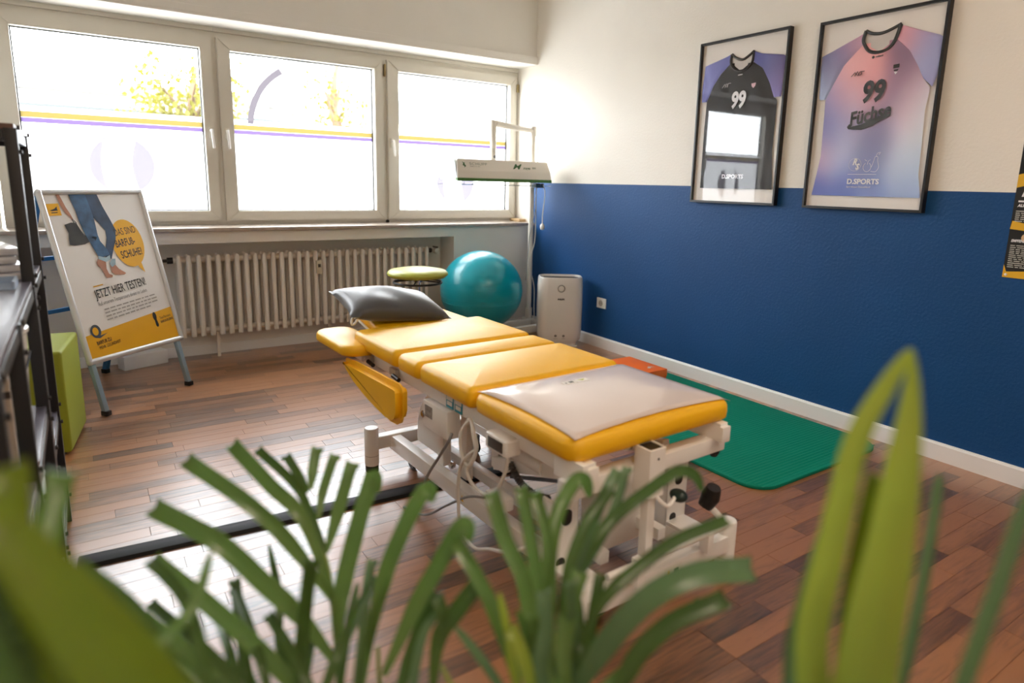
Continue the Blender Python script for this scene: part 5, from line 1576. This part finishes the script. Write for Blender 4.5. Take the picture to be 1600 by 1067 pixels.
frond(pc, B0 + Vector((.0, .03, 0)), [P_(640, 1260, .90), P_(600, 1120, .92), P_(590, 1010, .93)], .006, M_STEM, [
    ([(576, 1006, .94), (598, 912, .93), (620, 850, .93), (655, 778, .94), (671, 765, .95), (674, 785, .95)], .027, A_),
    ([(600, 1055, .90), (649, 948, .88), (685, 883, .88), (716, 828, .88), (729, 822, .88), (733, 846, .88)], .027, A_),
    ([(560, 1100, .90), (566, 1000, .93), (572, 930, .96), (580, 880, .98)], .016, G_),
    ([(520, 1100, .92), (442, 1028, .95), (436, 934, 1.0), (420, 850, 1.05)], .014, D_),
    ([(440, 1110, .9), (391, 1064, .93), (377, 988, .96), (368, 912, 1.0)], .018, D_),
    ([(480, 1110, .88), (453, 1064, .88), (395, 1006, .87), (322, 941, .86), (245, 880, .86)], .026, A_)])
frond(pc, B0 + Vector((.02, .0, 0)), [P_(760, 1260, .84), P_(740, 1150, .84), P_(690, 1040, .85)], .006, M_STEM, [
    ([(676, 1080, .85), (685, 1000, .85), (710, 960, .85), (742, 917, .85)], .026, D_),
    ([(690, 1010, .85), (694, 975, .85), (684, 935, .86)], .020, D_),
    ([(810, 1090, .82), (804, 1044, .82), (780, 975, .83), (752, 913, .84), (716, 852, .86)], .022, A_),
    ([(815, 1100, .80), (800, 1040, .80), (792, 980, .81), (780, 925, .82)], .012, M_PALMY),
    ([(640, 1110, .84), (650, 1040, .85), (664, 985, .86), (690, 950, .88)], .014, G_)])
frond(pc, B0 + Vector((.04, .0, 0)), [P_(850, 1260, .86), P_(860, 1150, .86), P_(862, 1020, .88), P_(866, 900, .93)], .007, M_STEM, [
    ([(838, 1090, .86), (828, 975, .88), (818, 906, .89), (790, 844, .91), (770, 776, .93)], .026, A_),
    ([(858, 1090, .86), (855, 1010, .87), (842, 920, .89), (828, 837, .91), (816, 768, .93)], .022, A_),
    ([(846, 1020, .88), (850, 930, .90), (856, 850, .92), (838, 775, .95)], .020, A_),
    ([(866, 960, .90), (859, 872, .92), (872, 803, .95), (896, 755, .98), (914, 750, .99), (922, 778, .99)], .025, A_),
    ([(872, 975, .90), (903, 886, .92), (955, 813, .95), (1010, 769, .99), (1058, 737, 1.02), (1085, 742, 1.03), (1097, 768, 1.03)], .022, D_),
    ([(880, 960, .90), (905, 880, .92), (932, 800, .95), (962, 740, .98)], .020, G_),
    ([(890, 930, .92), (935, 850, .95), (962, 790, .98), (978, 735, 1.0)], .016, G_),
    ([(875, 1000, .88), (886, 900, .9), (915, 820, .93), (950, 770, .96)], .020, D_)])
frond(pc, B0 + Vector((.05, -.01, 0)), [P_(900, 1260, .80), P_(890, 1130, .80), P_(880, 1040, .81)], .007, M_STEM, [
    ([(895, 1030, .82), (941, 941, .83), (989, 893, .85), (1058, 844, .88), (1130, 815, .90)], .020, D_),
    ([(905, 1080, .80), (921, 1044, .79), (972, 975, .78), (1024, 927, .78), (1093, 896, .79), (1168, 890, .80)], .034, G_),
    ([(945, 1110, .77), (972, 1065, .77), (1007, 1010, .77), (1058, 968, .78), (1128, 938, .79)], .026, D_),
    ([(890, 1100, .80), (880, 1020, .80), (890, 950, .82), (905, 900, .84)], .026, A_),
    ([(860, 1110, .78), (845, 1040, .78), (852, 985, .79), (850, 930, .80)], .022, G_),
    ([(835, 1110, .76), (826, 1060, .76), (815, 1020, .76), (800, 985, .77)], .018, M_PALMY)])
rl = random.Random(21)
low = []
for i in range(16):
    u1, v1 = rl.uniform(140, 700), rl.uniform(880, 1010)
    u0 = 480 + (u1 - 480) * .35 + rl.uniform(-60, 60)
    d0, d1 = rl.uniform(.80, .90), rl.uniform(.82, .98)
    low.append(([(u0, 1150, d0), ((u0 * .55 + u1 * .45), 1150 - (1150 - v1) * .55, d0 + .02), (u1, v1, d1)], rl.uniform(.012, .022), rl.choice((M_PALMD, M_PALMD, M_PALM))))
frond(pc, B0 + Vector((-.05, .0, 0)), [P_(560, 1300, .84), P_(500, 1180, .84)], .006, M_STEM, low)
low = []
for i in range(9):
    u1, v1 = rl.uniform(700, 1130), rl.uniform(900, 1030)
    u0 = 860 + (u1 - 860) * .35 + rl.uniform(-40, 40)
    d0, d1 = rl.uniform(.74, .84), rl.uniform(.78, .90)
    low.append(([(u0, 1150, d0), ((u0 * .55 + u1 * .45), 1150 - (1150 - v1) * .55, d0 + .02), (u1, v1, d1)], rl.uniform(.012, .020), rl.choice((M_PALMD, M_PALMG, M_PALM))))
frond(pc, B0 + Vector((.03, -.03, 0)), [P_(830, 1300, .80), P_(850, 1180, .79)], .006, M_STEM, low)
# --- palm leaf at the right
PLANT_O = Vector((-2.72, -4.52, 0))
pr_ = empty('yellow_palm', PLANT_O, 0, 'tall yellow-green folded palm leaf rising beside the wooden floor', 'potted plant')
bpy.context.view_layer.update()
pot(pr_, .10, .24, M_POT)
frond(pr_, PLANT_O + Vector((0, 0, .2)), [P_(1250, 1500, .56), P_(1280, 1250, .54), P_(1310, 1100, .53)], .006, M_STEM, [
    ([(1285, 1180, .53), (1268, 1010, .52), (1300, 850, .51), (1338, 690, .51), (1388, 598, .51), (1425, 545, .51)], .027, M_PALMY, .45),
    ([(1330, 1180, .51), (1362, 1000, .50), (1392, 850, .50), (1412, 720, .50), (1424, 620, .51), (1426, 545, .51)], .048, M_PALMY, .8),
    ([(1235, 1180, .55), (1240, 1040, .55), (1275, 900, .55), (1320, 780, .56)], .022, G_),
    ([(1290, 1180, .54), (1330, 1040, .53), (1350, 900, .53), (1380, 760, .53)], .030, M_PALMO),
    ([(1400, 1120, .60), (1440, 920, .62), (1460, 800, .64), (1468, 740, .65)], .012, G_),
    ([(1480, 1150, .50), (1512, 1050, .50), (1548, 950, .50), (1582, 850, .50), (1612, 760, .50)], .014, G_)])
# --- big soft leaves at the left
PLANT_O = Vector((-3.36, -4.33, 0))
pl_ = empty('olive_palm', PLANT_O, 0, 'olive green broad palm leaves beside the low rack', 'potted plant')
bpy.context.view_layer.update()
pot(pl_, .10, .24, M_POT)
frond(pl_, PLANT_O + Vector((0, 0, .2)), [P_(300, 1550, .55), P_(260, 1300, .46), P_(240, 1150, .42)], .006, M_STEM, [
    ([(290, 1200, .40), (215, 1075, .38), (120, 960, .36), (35, 860, .35), (-60, 750, .35)], .050, M_PALMO, .5),
    ([(160, 1220, .40), (95, 1060, .39), (40, 930, .38), (8, 840, .38), (2, 740, .39)], .032, M_PALMO),
    ([(60, 1000, .44), (66, 900, .46), (78, 820, .48), (94, 745, .50)], .022, A_),
    ([(60, 1200, .38), (20, 1080, .37), (-30, 980, .36), (-70, 900, .36)], .034, D_),
    ([(300, 1180, .55), (270, 1060, .60), (215, 960, .64), (130, 890, .66)], .020, D_),
    ([(330, 1160, .60), (320, 1040, .66), (290, 940, .70), (240, 880, .74)], .016, D_),
    ([(200, 1160, .50), (230, 1030, .58), (300, 950, .62), (330, 860, .66)], .014, A_)])
